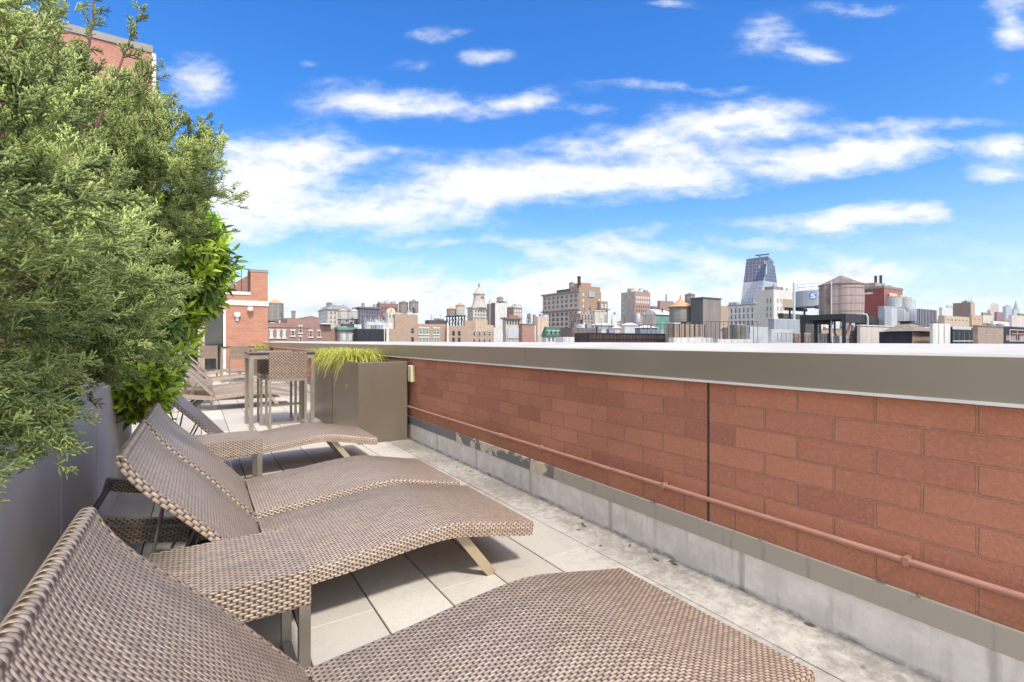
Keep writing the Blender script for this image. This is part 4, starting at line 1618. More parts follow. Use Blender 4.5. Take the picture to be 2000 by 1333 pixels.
    Bld('roof_bulkhead', 'pale low roof house with a white top behind the pole fence', 712, 722, 766, 630, 130, white, cat='roof structure')

    # ---- centre left tan brick
    t1 = Bld('brick_building', 'tan brick block with a stepped top and pale triple windows', 752, 757, 871, 643, 100, tanb)
    t1.box('upper_wall', tanb, .12, .0, .50, .5, 614, None)
    t1.box('upper_wall', tanb, .50, .0, 1.0, .45, 632, None)
    t1.box('edge_coping', MT['sill'], -.02, -.02, .02, .02, 640, 669)
    t1.wins('R', 3, [641, 660], .85, 12, 'pane_green', f0=.52, f1=.69)
    t1.wins('R', 2, [641, 660], .85, 12, 'pane_green', f0=.775, f1=.88)
    t1.wins('R', 1, [641, 659], .8, 10, 'pane_dark', 'roof_brown', f0=.38, f1=.44, sill=False)
    Bld('roof_bulkhead', 'white roof house carrying the two brown tanks', 778, 796, 819, 612, 132, white, cat='roof structure')
    tank('left of the two brown water tanks with pointed roofs', 788, 588, 592.5, 612, 18, 140, 'roof_brown', 'wood_brown', None)
    tank('right and taller of the two brown water tanks with pointed roofs', 808, 585, 591, 612, 18, 140, 'roof_grey', 'wood_grey', None)
    t2 = Bld('brick_building', 'tan brick block with a buff centre, below the spired tower', 869, 875, 968, 637, 106, tanb, group=None)
    t2.box('upper_wall', tanb, .34, .0, .62, .5, 626, None)
    t2.box('buff_wall', BR('brick_buff', (.58, .46, .33)), .56, -.01, .82, .4, 624, 647)
    t2.box('buff_wall', BR('brick_buff', (.58, .46, .33)), .822, -.008, .95, .3, 634, 646)
    t2.box('edge_coping', MT['sill'], -.02, -.02, .012, .02, 632, 669)
    t2.box('edge_coping', MT['sill'], .965, -.012, .995, .02, 640, 669)
    t2.wins('R', 2, [647, 660], .5, 9, 'pane_dark', 'roof_brown', f0=.05, f1=.28, sill=False)
    t2.wins('R', 4, [648, 661], .5, 7, 'pane_dark', 'sill', f0=.48, f1=.92, sill=False)
    tank('left of the two tanks with rusty orange roofs, on a black stand', 881, 599, 605, 618, 17, 128, 'roof_orange', 'wood_grey', 640)
    tank('right of the two tanks with rusty orange roofs, on a black stand', 898.5, 592, 598, 617, 18, 128, 'roof_rust', 'wood_pale', 640)
    Bld('roof_bulkhead', 'low dark roof house behind the rusty roofed tanks', 830, 838, 872, 626, 240, MT['roofdark'], cat='roof structure')

    # ---- tower with spire
    Zs = 640
    s = Bld('spired_tower', 'pale stone tower with a stepped pyramid top and a lantern spire', 913, 924, 966, 601, Zs, pale, col_mat('stone_pale2', (.60, .54, .47)))
    s.band(600, 603, pale, 1.5)
    s.band(619, 621, pale, 1.0)
    s.wins('R', 7, [606, 613, 624], .5, 4.6, 'pane_dark', 'stone_x' if False else 'sill', sill=False)
    s.wins('L', 3, [606, 613, 624], .5, 4.6, 'pane_dark', sill=False)
    X, Y, _ = P3(935.5, 600, Zs + 12)
    px = (Zs + 12) / F
    b = MB()
    q = math.sqrt(2)
    b.lathe([(16.5 * px * .98, 0), (14.5 * px * .98, 5 * px), (12.2 * px * .98, 12 * px), (11 * px * .98, 20 * px), (10.6 * px * .98, 25 * px), (12.4 * px * .98, 25.5 * px),
             (12.4 * px * .98, 28 * px), (10.4 * px * .98, 28.4 * px), (7 * px * .98, 34 * px), (3.2 * px * .98, 40 * px), (2.0 * px, 40.1 * px)], 8, ph=R(22.5))
    tw = b.build('shaft', pale, s.o, loc=(X - s.o.location.x, Y - s.o.location.y, s.h))
    b = MB()
    b.lathe([(2.2 * px, 40 * px), (1.7 * px, 43 * px), (2.2 * px, 43.4 * px), (1.8 * px, 46 * px), (.6 * px, 48 * px), (.02, 51 * px)], 8)
    b.build('spire', MT['roof_grey'], s.o, loc=(X - s.o.location.x, Y - s.o.location.y, s.h))
    b = MB()
    for k in (-1, 0, 1):
        b.box(k * 2.5 * px - .8 * px, -.3, 0, k * 2.5 * px + .8 * px, .3, 4.5 * px)
    b.build('window', MT['pane_dark'], s.o, loc=(X - s.o.location.x + 1.2, Y - s.o.location.y - 10.6 * px * .94, s.h + 17 * px))
    # white slab with dark side
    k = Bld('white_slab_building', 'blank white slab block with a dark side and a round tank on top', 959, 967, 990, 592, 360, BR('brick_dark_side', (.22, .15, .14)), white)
    k.box('roof_house', MT['roof_grey'], .55, .2, .95, .8, 590, None)
    tank('round mauve tank on top of the white slab block', 976.5, 579, 583, 590.5, 13, 365, 'roof_grey', 'wood_pink', 592)
    Bld('narrow_building', 'narrow grey block between the spired tower and the white slab', 951, 955, 962, 594, 420, greyb)
    m = Bld('brick_tower_block', 'red brick tower with a teal pyramid cap', 990, 1003, 1020, 601, 400, BR('brick_far_orange', (.44, .24, .17)), tanb)
    m.band(599, 601.5, white, .6)
    b = MB()
    c = 10 / F * 400 * .62
    b.lathe([(c * 1.4, 0), (0.02, 8 / F * 400)], 4, ph=R(45))
    b.build('cap', MT['copper'], m.o, loc=(m.lx * .45, m.ly * .4, m.h + .2))
    m.wins('R', 3, [606, 613, 620], .6, 4, 'pane_pale', sill=False)
    m.wins('L', 3, [606, 613, 620], .5, 4, 'pane_dark', sill=False)
    # arcade house
    r = Bld('arcade_building', 'beige house with a row of arched openings under a dark eave', 982, 988, 1016, 622, 140, pale)
    r.band(621, 624, MT['roof_brown'], .5, 'eave')
    for kk in range(5):
        b = MB()
        w_, h_ = r.lx * .105, 7.5 / F * 140
        pts = [(-w_ / 2, 0), (w_ / 2, 0)] + [(w_ / 2 * math.cos(R(aa)), h_ + w_ / 2 * math.sin(R(aa))) for aa in range(0, 181, 30)]
        b.face([(x, -.05, z_) for x, z_ in pts])
        b.face([(x, .05, z_) for x, z_ in pts][::-1])
        b.build('arch', MT['pane_dark'], r.o, loc=(r.lx * (.12 + .19 * kk), -.01, r.zl(634.5)))
    r.box('grey_block', MT['galvlight'], .12, -.12, .95, -.005, 642, 662)
    r.box('red_roof', BR('brick_dull_red', (.36, .18, .15)), .25, .2, .9, .6, 616, None)
    n1 = Bld('brick_building', 'small red brick block right of the arcade house', 1013, 1020, 1047, 634, 128, BR('brick_soft_red', (.45, .265, .21)))
    n1.band(633, 634.5, MT['roof_grey'], .15)
    n1.box('edge_coping', MT['sill'], .9, -.02, .97, .02, 633, 668)
    tank('left of the two tiny grey tanks beside the big corniced building', 1033, 612, 615, 622, 7.5, 250, 'roof_grey', 'wood_brown', 634)
    tank('right of the two tiny grey tanks beside the big corniced building', 1043.5, 614, 617, 630, 6, 240, 'roof_grey', 'wood_brown', 634)

    # ---- big corniced building in the middle
    Zb = 270
    B = Bld('corniced_building', 'big pale building with a long cornice and rows of windows, its right side brown brick', 1060, 1132, 1174, 568.5, Zb, col_mat('stone_pink_buff', (.58, .47, .39)), BR('brick_umber', (.38, .27, .20)))
    b = MB()
    b.box(-1.2, -.3, B.zl(606), -.001, B.ly + .6, B.zl(603.5))
    b.box(-.9, -.2, B.zl(570.5), -.001, B.ly + .6, B.zl(567.5))
    b.build('cornice', MT['roof_grey'], B.o)
    B.wins('L', 8, [574, 583, 592.5], .55, 6, 'pane_dark', 'sill', sill=False, f0=.03, f1=.99)
    B.wins('L', 8, [609, 619, 628.5, 637.5], .62, 6.5, 'pane_dark', 'sill', sill=False, f0=.03, f1=.99)
    B.box('upper_wall', BR('brick_umber', (.38, .27, .20)), .02, .02, 1.0, .25, 558.5, None)
    B.box('red_penthouse', BR('brick_rust', (.50, .25, .17)), .12, .03, .58, .2, 552, 558.5)
    B.box('roof_house', MT['roofdark'], .0, .26, .9, .60, 562, None)
    B.wins('R', 1, [573, 585, 596], .6, 5, 'pane_pale', f0=.12, f1=.22, sill=False)
    B.wins('R', 1, [583, 595], .6, 4, 'pane_pale', f0=.86, f1=.96, sill=False)
    B.box('grey_panel', MT['galv'], .40, -.012, .68, -.001, 569, 580)
    b = MB()
    b.lathe([(.9, 0), (.9, 20 / F * Zb), (1.1, 20 / F * Zb + .01), (1.1, 22 / F * Zb)], 8)
    b.build('chimney', MT['steeldark'], B.o, loc=(B.lx * .06, B.ly * .01 + 1.2, B.zl(562)))
    tank('grey tank on the roof of the big corniced building', 1116.5, 550, 554, 566, 10, 300, 'roof_grey', 'wood_brown', 570)
    bal = Bld('terrace_tower', 'brown stair tower with open arches, right of the big corniced building', 1166, 1172, 1187, 589, 240, brn)
    bal.band(604, 606, MT['roof_brown'], .8)
    bal.wins('R', 2, [594, 609], .65, 8, 'pane_pale', 'roof_brown', sill=False)
    be = Bld('beige_box_building', 'plain beige box block in front of the big corniced building', 1157, 1162, 1182, 607, 160, cream)
    be.band(606.5, 608, MT['sill'], .2)
    lw = Bld('colonnade_building', 'brown block with dark windows between white piers, below the corniced building', 1112, 1133, 1160, 613, 185, brn)
    lw.wins('R', 4, [615, 627], .7, 9, 'pane_dark', 'sill', sill=False)
    lw.wins('L', 4, [621, 630], .7, 8, 'pane_dark', 'sill', sill=False)
    wb = Bld('white_roof_house', 'low white roof house right of the plain beige box', 1180, 1187, 1206, 615, 150, white, cat='roof structure')
    wb.box('vent', MT['roof_grey'], .75, .2, .9, .4, 610, None)
    Bld('peach_wall_building', 'peach block left of the green mansard roof', 1043, 1050, 1072, 619, 200, col_mat('peach', (.66, .52, .40)))
    # green mansard
    gm = Bld('mansard_building', 'low house with a green mansard roof and five white dormers', 1058, 1066, 1108, 658, 118, white)
    b = MB()
    h0, h1 = gm.h, gm.zl(639)
    b.face([(-.3, -.3, h0), (gm.lx, -.3, h0), (gm.lx, .9, h1), (.8, .9, h1)])
    b.face([(-.3, gm.ly, h0), (-.3, -.3, h0), (.8, .9, h1), (.8, gm.ly, h1)])
    b.face([(gm.lx, -.3, h0), (gm.lx, gm.ly, h0), (gm.lx, gm.ly, h1), (gm.lx, .9, h1)])
    b.face([(.8, .9, h1), (gm.lx, .9, h1), (gm.lx, gm.ly, h1), (.8, gm.ly, h1)])
    b.build('roof', MT['copperdark'], gm.o)
    for kk in range(5):
        b = MB()
        x = gm.lx * (.12 + .195 * kk)
        b.box(x - .32, -.22, h0 + .35, x + .32, .8, h0 + 1.25, 1)
        b.box(x - .42, -.34, h0 + 1.251, x + .42, .8, h0 + 1.50, 0)
        b.build('dormer', [MT['sill'], MT['copper']], gm.o)
    gm.wins('R', 5, [660], .5, 7, 'pane_dark', sill=False)
    # ---- dark netted roof terrace in the middle foreground
    dn = Bld('netted_terrace', 'dark brown netted roof terrace in front of the skyline centre', 1122, 1150, 1311, 651, 62, darkb, cat='roof structure')
    b = MB()
    for kk in range(27):
        x = dn.lx * kk / 26
        b.bar((x, -.05, dn.h - 1.6), (x, -.05, dn.h + .05), .035, .035)
    b.bar((0, -.09, dn.h - .03), (dn.lx, -.09, dn.h - .03), .05, .05)
    b.bar((0, -.09, dn.h - .75), (dn.lx, -.09, dn.h - .75), .05, .05)
    b.build('post', MT['steeldark'], dn.o)
    sk = Bld('scaffold_roof', 'brown roof clutter of low sheds behind the netted terrace', 1094, 1118, 1170, 641, 90, col_mat('clutter_brown', (.22, .17, .16), .4), cat='roof structure')
    sk.box('shed', white, .25, .0, .45, .5, 634, None)
    sk.box('shed', MT['galv'], .55, .0, .70, .5, 632, None)
    Bld('low_white_wall', 'low white wall at the foot of the green mansard house', 1085, 1100, 1138, 659, 80, white, cat='wall')
    for (u0, uc, u1, v, Z, mt, lab) in [
        (1196, 1201, 1212, 642, 100, col_mat('pale_pink', (.62, .52, .50)), 'pink gabled roof house above the netted terrace'),
        (1213, 1220, 1246, 636, 105, MT['galvlight'], 'low blue grey roof shed above the netted terrace, left of the drum'),
        (1240, 1251, 1284, 641, 88, col_mat('blue_grey', (.25, .28, .36)), 'low dark blue roof shed right of the pale one'),
        (1150, 1160, 1200, 636, 112, col_mat('lavender', (.40, .36, .42)), 'low lavender roof shed below the plain beige box'),
    ]:
        o = Bld('roof_shed', lab, u0, uc, u1, v, Z, mt, cat='shed', group='roof sheds behind the netted terrace')
        b = MB()
        rz = 5 / F * Z
        b.face([(-.2, -.2, o.h), (o.lx + .2, -.2, o.h), (o.lx / 2, -.2, o.h + rz)])
        b.face([(o.lx + .2, o.ly, o.h), (-.2, o.ly, o.h), (o.lx / 2, o.ly, o.h + rz)])
        b.face([(-.2, -.2, o.h), (o.lx / 2, -.2, o.h + rz), (o.lx / 2, o.ly, o.h + rz), (-.2, o.ly, o.h)])
        b.face([(o.lx / 2, -.2, o.h + rz), (o.lx + .2, -.2, o.h), (o.lx + .2, o.ly, o.h), (o.lx / 2, o.ly, o.h + rz)])
        b.build('roof', MT['roof_pale'], o.o)
    # drum
    X, Y, zb = P3(1246, 628, 110)
    r_ = 6 / F * 110
    b = MB()
    b.lathe([(r_, 0), (r_, 1.6), (r_ * .6, 2.0), (.02, 2.1)], 14)
    tag(b.build('storage_drum', MT['galv'], loc=(X, Y, zb - .3), smooth=True), 'squat green grey drum left of the white gabled house', 'drum')

    # ---- tan building right of centre
    n2 = Bld('brick_building', 'tall tan building with a blank grey side and bright windows on its brick side', 1213, 1240, 1270, 570, 310, col_mat('side_grey_buff', (.47, .42, .38)), BR('brick_mid_red', (.42, .27, .215)))
    n2.box('roof_house', pale, -.0, .25, .3, .55, 563, None)
    n2.wins('R', 6, [579, 587.5], .55, 5, 'pane_pale', sill=False)
    n2.wins('R', 6, [597, 605, 612], .55, 4.5, 'pane_dark', 'roof_brown', sill=False)
    n2.wins('L', 1, [590, 600, 610], .3, 3, 'pane_pale', f0=.7, f1=.95, sill=False)
    n3 = Bld('brown_brick_building', 'dull red block with a mast, between the tan building and the orange roofed tank', 1284, 1289, 1316, 588, 340, BR('brick_far_red2', (.36, .24, .21)))
    b = MB()
    b.bar((n3.lx * .6, 2, n3.h), (n3.lx * .6, 2, n3.h + 5), .5, .5)
    b.build('mast', MT['steeldark'], n3.o)
    Bld('dark_far_building', 'dark low block left of the dull red one', 1270, 1274, 1290, 599, 380, BR('brick_far_dark', (.24, .18, .18)))
    # gabled white/green house
    gh = Bld('gabled_roof_house', 'white gabled roof house with a green wall panel', 1256, 1281, 1308, 615, 108, cream, MT['copper'], cat='roof structure')
    b = MB()
    h0 = gh.h
    rise = 11 / F * 108
    for y, fl in ((-.12, 0), (gh.ly + .1, 1)):
        pass
    yA, yB = -.3, gh.ly + .3
    ym = (yA + yB) / 2
    b.face([(-.12, yB, h0), (-.12, yA, h0), (-.12, yA + .6, h0 + rise * .55), (-.12, ym, h0 + rise), (-.12, yB - .6, h0 + rise * .35)])
    b.face([(gh.lx, yA, h0), (gh.lx, yB, h0), (gh.lx, yB - .6, h0 + rise * .35), (gh.lx, ym, h0 + rise), (gh.lx, yA + .6, h0 + rise * .55)])
    seq = [(yA, h0), (yA + .6, h0 + rise * .55), (ym, h0 + rise), (yB - .6, h0 + rise * .35), (yB, h0)]
    for (y0, z0), (y1, z1) in zip(seq[:-1], seq[1:]):
        b.face([(-.12, y0, z0), (gh.lx, y0, z0), (gh.lx, y1, z1), (-.12, y1, z1)])
    b.build('roof', white, gh.o)
    tank('grey tank with a bright orange conical roof and finial', 1329, 584, 601, 630, 42, 76, 'roof_orange', 'wood_grey', None, 1.14, 20, lid=True)
    tank('small octagonal grey tank beside the dark tower box', 1347.5, 572, 577, 589, 19, 120, 'roof_brown', 'wood_grey', None, n=8)
    Bld('roof_bulkhead', 'dark roof house under the small octagonal tank', 1330, 1341, 1372, 589, 125, greyd, cat='roof structure')
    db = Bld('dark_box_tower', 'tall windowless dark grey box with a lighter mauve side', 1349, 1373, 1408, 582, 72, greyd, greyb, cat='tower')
    db.band(581, 583, greyd, .12, 'coping')
    br = Bld('brick_terrace', 'low brown brick roof terrace with dark posts in front of the orange roofed tank', 1300, 1316, 1376, 633, 66, BR('brick_terrace', (.37, .29, .235)), cat='roof structure')
    b = MB()
    for kk in range(7):
        x = br.lx * kk / 6
        b.bar((x, -.06, br.h - 2), (x, -.06, br.h), .10, .06)
    b.build('post', MT['steeldark'], br.o)
    lp = Bld('low_white_wall', 'long low white roof wall in front of the brown brick terrace', 1306, 1316, 1392, 660, 54, white, cat='wall')
    lp.box('vent', MT['galv'], .55, .0, .75, .5, 658, None)
    # iron fence
    X, Y, zb = P3(1248, 668, 57)
    X2, Y2, _ = P3(1480, 668, 57)
    fz = thing('iron_fence', 'tall thin black iron fence running along the roofs before the white building', 'fence', (X, Y, zb - .6))
    b = MB()
    hh = zat(629, 57) - zb + .6
    for kk in range(29):
        f_ = kk / 28
        b.bar(((X2 - X) * f_, (Y2 - Y) * f_, 0), ((X2 - X) * f_, (Y2 - Y) * f_, hh - (.35 if f_ < .35 else 0)), .035, .035)
    b.build('post', MT['steeldark'], fz)
    b = MB()
    b.bar(((X2 - X) * .35, (Y2 - Y) * .35, hh), (X2 - X, Y2 - Y, hh), .045, .045)
    b.bar((0, 0, hh - .35), ((X2 - X) * .35, (Y2 - Y) * .35, hh - .35), .045, .045)
    b.build('rail', MT['steeldark'], fz)
    Bld('tan_far_building', 'tan block between the dark box tower and the white building', 1404, 1408, 1424, 598, 380, tanb)

    # ---- white building and crystal tower
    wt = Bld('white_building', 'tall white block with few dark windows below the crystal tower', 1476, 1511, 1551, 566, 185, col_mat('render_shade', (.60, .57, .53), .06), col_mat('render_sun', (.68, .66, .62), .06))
    wt.wins('L', 2, [583, 599, 611], .42, 9, 'pane_dark', 'sill', sill=False, f0=.05, f1=.45)
    wt.wins('R', 2, [583, 599, 611], .3, 8, 'pane_dark', 'sill', sill=False, f0=.12, f1=.42)
    wt.box('tan_panel', BR('panel_tan', (.42, .35, .25)), .42, -.006, .9, -.001, 583, 605)
    wt.box('roof_house', MT['roof_grey'], .0, .0, .45, .5, 560, None)
    ww = Bld('white_wing', 'lower white wing with three rows of dark windows', 1422, 1477, 1490, 594, 215, white)
    ww.wins('L', 6, [601, 613, 626], .45, 9, 'pane_dark', 'sill', sill=False)
    ww.band(593.5, 595.5, MT['roof_grey'], .25)
    ww.box('roof_house', MT['galv'], .0, .7, .6, .98, 588, None)
    Zc = 470
    X, Y, _ = P3(1488, 590, Zc)
    cr = thing('crystal_tower', 'tapering crystal tower of blue and silver glass panels with a dish on top', 'tower', (X, Y, GZ))
    def C(u, v, Z):
        a_ = P3(u, v, Z)
        return (a_[0] - X, a_[1] - Y, a_[2] - GZ)
    zz_ = lambda v: zat(v, Zc) - GZ
    A0, A1 = C(1447, 700, Zc + 22), C(1447, 590, Zc + 22)
    A2 = C(1458, 507, Zc + 20)
    B0, B1, B2 = C(1484, 700, Zc), C(1484, 590, Zc), C(1500, 501, Zc + 8)
    D0, D1, D2 = C(1521, 700, Zc + 24), C(1521, 575, Zc + 24), C(1512, 513, Zc + 20)
    E0, E1, E2 = C(1490, 700, Zc + 50), C(1490, 590, Zc + 50), C(1475, 506, Zc + 36)
    b = MB()
    def quad(p, q_, r_, s_):
        L1, L2 = (Vector(q_) - Vector(p)).length, (Vector(r_) - Vector(s_)).length
        b.face([p, q_, r_, s_], [(-L1, p[2] - 40), (0, q_[2] - 40), (0, r_[2] - 40), (-L2, s_[2] - 40)])
    for lo_, hi_ in (((A0, B0, D0, E0), (A1, B1, D1, E1)), ((A1, B1, D1, E1), (A2, B2, D2, E2))):
        for i_ in range(4):
            j_ = (i_ + 1) % 4
            quad(lo_[i_], lo_[j_], hi_[j_], hi_[i_])
    b.face([A2, B2, D2, E2])
    b.build('facade', grid_glass(), cr)
    b = MB()
    px = Zc / F
    b.lathe([(1.2 * px, 0), (1.2 * px, 4 * px)], 8)
    b.bar((-12 * px, 0, 4.2 * px), (11 * px, -6, 7.0 * px), 4 * px, 2.2 * px)
    b.bar((-15 * px, 0, 4.4 * px), (-12 * px, 0, 4.4 * px), 2 * px, 1.2 * px)
    b.build('roof_crane', MT['steeldark'], cr, loc=C(1484, 505, Zc + 16))

    # ---- right: steel tank with the blue mark, big weathered tank, red building
    Zt = 88
    X, Y, zb = P3(1586, 601, Zt)
    r_ = 33 / F * Zt
    hh = zat(571, Zt) - zb
    st_ = thing('steel_tank', 'grey steel tank with a blue and white round mark and a railing on top', 'tank', (X, Y, zb))
    b = MB()
    b.lathe([(r_, 0), (r_, hh), (r_ * .9, hh + .1), (.02, hh + .25)], 28)
    b.build('barrel', stave_mat('steel_panels', (.33, .35, .38), .9, .75), st_, smooth=False)
    b = MB()
    for kk in range(16):
        a_ = 2 * math.pi * kk / 16
        b.bar((r_ * .96 * math.cos(a_), r_ * .96 * math.sin(a_), hh), (r_ * .96 * math.cos(a_), r_ * .96 * math.sin(a_), hh + 1.2), .05, .05)
    for z_ in (.65, 1.2):
        b.tube([(r_ * .96 * math.cos(2 * math.pi * kk / 24), r_ * .96 * math.sin(2 * math.pi * kk / 24), hh + z_) for kk in range(25)], .04, 5)
    b.build('railing', MT['galvlight'], st_)
    # the mark, bent round the barrel
    blue, whi = plain('mark_blue', (.05, .16, .55), .5), plain('mark_white', (.75, .78, .80), .5)
    ang0 = math.atan2(-Y, -X) + R(2)
    def bent(pts, off, mat, nm):
        b = MB()
        b.face([((r_ + off) * math.cos(ang0 + x_ / r_), (r_ + off) * math.sin(ang0 + x_ / r_), z_) for x_, z_ in pts])
        return b.build(nm, mat, st_)
    pz = hh * .66
    bent([(.55 * math.cos(R(a_)), pz + .62 * math.sin(R(a_))) for a_ in range(0, 360, 15)], .03, blue, 'mark')
    S1 = [(.42, .38), (.1, .46), (-.28, .34), (-.36, .12), (-.1, -.02), (.2, -.14), (.08, -.26), (-.4, -.2), (-.44, -.36), (.0, -.48), (.34, -.34), (.42, -.08), (.18, .08), (-.1, .18), (.0, .28), (.4, .24)]
    bent([(x_ * .95, pz + z_ * .95) for x_, z_ in S1], .05, whi, 'swoosh')
    b = MB()
    q = r_ * .85
    for sx in (-1, 1):
        b.box(-r_ * 1.35, sx * q - .15, -.55, r_ * 1.1, sx * q + .15, -.005)
        for sy in (-1, 1): b.bar((sx * q, sy * q, -5), (sx * q, sy * q, -.551), .25, .25)
    b.build('stand', MT['steeldark'], st_)
    X, Y, zb = P3(1551, 640, 84)
    b = MB()
    b.lathe([(.20, -2), (.20, zat(553, 84) - zb)], 10)
    tag(b.build('vent_pipe', MT['galvlight'], loc=(X, Y, zb)), 'tall pale vent pipe between the white block and the marked steel tank', 'pipe')

    Zk = 56
    bt_ = tank('big weathered wooden tank with a pointed roof on black steel legs, the nearest tank', 1642.5, 539, 558.5, 617, 76, Zk, 'roof_brown', 'wood_pink', None, 1.02, 14)
    X, Y, zb = P3(1642.5, 617, Zk)
    r_ = 38 / F * Zk
    b = MB()
    b.box(-r_ * 1.95, -r_ * 1.05, -.95, r_ * 1.1, -r_ * .85, -.03)
    b.box(-r_ * 1.95, r_ * .85, -.95, r_ * 1.1, r_ * 1.05, -.03)
    for kk in range(8): b.box(-r_ * 1.9 + kk * r_ * .42, -r_ * .849, -.6, -r_ * 1.9 + kk * r_ * .42 + .15, r_ * .849, -.03)
    b.build('platform', MT['steeldark'], bt_)
    for x_ in (-1.9, -.55, 1.0):
        for y_ in (-.95, .95):
            b = MB()
            b.bar((x_ * r_, y_ * r_, -4.5), (x_ * r_, y_ * r_, -.951), .28, .28)
            b.build('leg', MT['steeldark'], bt_)
    rust = plain('rust_steel', (.13, .075, .06), .8)
    for x0, x1, z0, z1 in ((-1.9, -1.2, -2.6, -.96), (-.55, .1, -2.4, -.96), (1.0, .25, -2.4, -.96)):
        b = MB()
        b.bar((x0 * r_, -.95 * r_, z0), (x1 * r_, -.95 * r_, z1), .13, .13)
        b.build('brace', rust, bt_)
    b = MB()
    d_ = Vector((-X, -Y, 0)).normalized()
    sd = Vector((-d_.y, d_.x, 0))
    p0 = d_ * r_ * .95 - sd * r_ * .40
    b.tube([p0 + Vector((0, 0, -3)), p0 + Vector((0, 0, zat(552, Zk) - zb))], .07, 6)
    p1 = d_ * r_ * .3 + sd * r_ * .85
    b.tube([p1 + Vector((0, 0, .05)), p1 + sd * .45 + Vector((0, 0, .0)), p1 + sd * .55 + Vector((0, 0, -.3)), p1 + sd * .58 + Vector((0, 0, -3.5))], .10, 6)
    b.build('pipe', MT['galvlight'], bt_)
    b = MB()
    p2 = d_ * r_ * .85 - sd * r_ * .58
    b.bar(p2 + Vector((0, 0, 0)), p2 + Vector((0, 0, zat(560, Zk) - zb)), .55, .12, up=tuple(d_))
    b.build('door_strip', MT['roof_brown'], bt_)
    # clutter under and left of the platform
    for (u0, uc, u1, v, Z, mt, lab) in [
        (1500, 1507, 1548, 645, 50, MT['galvlight'], 'white roof unit behind a low railing, under the steel tank'),
        (1500, 1512, 1562, 624, 78, MT['galv'], 'lavender grey roof house behind the white roof unit'),
        (1540, 1549, 1583, 652, 62, brn, 'brown roof house between the white unit and the platform legs'),
        (1590, 1600, 1628, 653, 58, white, 'white roof unit under the platform of the big tank'),
        (1628, 1640, 1662, 658, 60, MT['galvlight'], 'pale low unit under the right end of the big tank'),
        (1425, 1437, 1456, 635, 64, col_mat('olive_grey', (.22, .21, .17)), 'olive grey box behind the iron fence'),
        (1456, 1464, 1500, 640, 70, MT['galvlight'], 'pale louvred unit behind the iron fence right of the olive box'),
        (1392, 1402, 1470, 664, 52, white, 'long white roof kerb before the iron fence'),
        (1520, 1530, 1604, 613, 100, MT['roofdark'], 'dark roof structure under the marked steel tank'),
    ]:
        o = Bld('roof_unit', lab, u0, uc, u1, v, Z, mt, cat='roof unit', group='plant units on the neighbouring roofs')
        o.box('cover', MT['roof_pale'], -.02, -.02, 1.02, 1.02, v - .8, None)
        if Z < 66:
            b = MB()
            for kk in range(6):
                b.bar((o.lx * kk / 5, -.6, o.h - 1.1), (o.lx * kk / 5, -.6, o.h - .35), .03, .03)
            b.bar((0, -.6, o.h - .36), (o.lx, -.6, o.h - .36), .03, .03)
            b.build('railing', MT['darkmetal'], o.o)
    rb = Bld('red_brick_building', 'deep red brick block with a grey parapet and a blank white sign band', 1672, 1727, 1763, 560, 135, BR('brick_crimson_shaded', (.30, .085, .075)), BR('brick_crimson_lit', (.42, .175, .145)))  # one brick in two tones: shade put into the left face's colour
    rb.band(559, 563.5, MT['roof_grey'], .1)
    rb.box('penthouse', col_mat('penthouse_buff', (.45, .36, .30)), .0, .3, .5, .7, 551, None)
    b = MB()
    for yy in (.32, .5): b.lathe([(.35, 0), (.35, 2.4)], 8, cx=rb.lx * .3, cy=rb.ly * yy)
    b.build('chimney', MT['steeldark'], rb.o, loc=(0, 0, rb.zl(552)))
    b = MB()
    b.box(-.12, rb.ly * .40, rb.zl(573.5), -.001, rb.ly * .72, rb.zl(570))
    b.build('sign_band', white, rb.o)
    rb2 = Bld('pink_brick_building', 'pinkish brick block with two white roof bands, right of the deep red one', 1730, 1737, 1772, 575, 128, BR('brick_dusty', (.44, .27, .24)))
    rb2.box('white_band', cream, .0, -.02, .42, .3, 573, 578)
    rb2.box('white_band', cream, .62, -.02, 1.0, .3, 574, 578)
    # cooling plant
    for (u, w_, v0, v1, lab) in [(1748, 24, 582, 601, 'left silver ribbed cooling drum on the grey plant deck'), (1768, 22, 583, 601, 'right silver ribbed cooling drum on the grey plant deck')]:
        X, Y, zb = P3(u, v1, 66)
        r_ = w_ / 2 / F * 66
        h_ = zat(v0, 66) - zb
        b = MB()
        pr = []
        for kk in range(6):
            pr += [(r_, h_ * kk / 6), (r_, h_ * (kk + .6) / 6), (r_ * .92, h_ * (kk + .65) / 6), (r_ * .92, h_ * (kk + .95) / 6)]
        b.lathe(pr + [(r_, h_)], 18)
        tag(b.build('cooling_drum', MT['galvlight'], loc=(X, Y, zb)), lab, 'cooling drum', 'cooling drums on the plant deck')
    pd = Bld('plant_enclosure', 'large grey panelled plant enclosure right of the deep red building', 1715, 1727, 1798, 600, 62, MT['galv'], cat='plant enclosure')
    for kk in range(6):
        b = MB()
        b.box(pd.lx * kk / 6 + .03, -.05, pd.h - 3.2, pd.lx * (kk + 1) / 6 - .06, -.002, pd.h - .15)
        b.build('panel', MT['galvlight'] if kk % 2 else MT['galv'], pd.o)
    pd.box('cap', MT['galvlight'], -.01, -.03, 1.01, 1.0, 599, None)
    pd2 = Bld('plant_enclosure', 'ribbed lilac grey plant enclosure at the right end of the large grey one', 1790, 1796, 1830, 604, 64, col_mat('lilac_grey', (.33, .32, .38)), cat='plant enclosure')
    b = MB()
    for kk in range(12): b.box(pd2.lx * kk / 12, -.06, pd2.h - 3, pd2.lx * kk / 12 + .06, -.002, pd2.h)
    b.build('rib', MT['steeldark'], pd2.o)
    X, Y, zb = P3(1775, 603, 70)
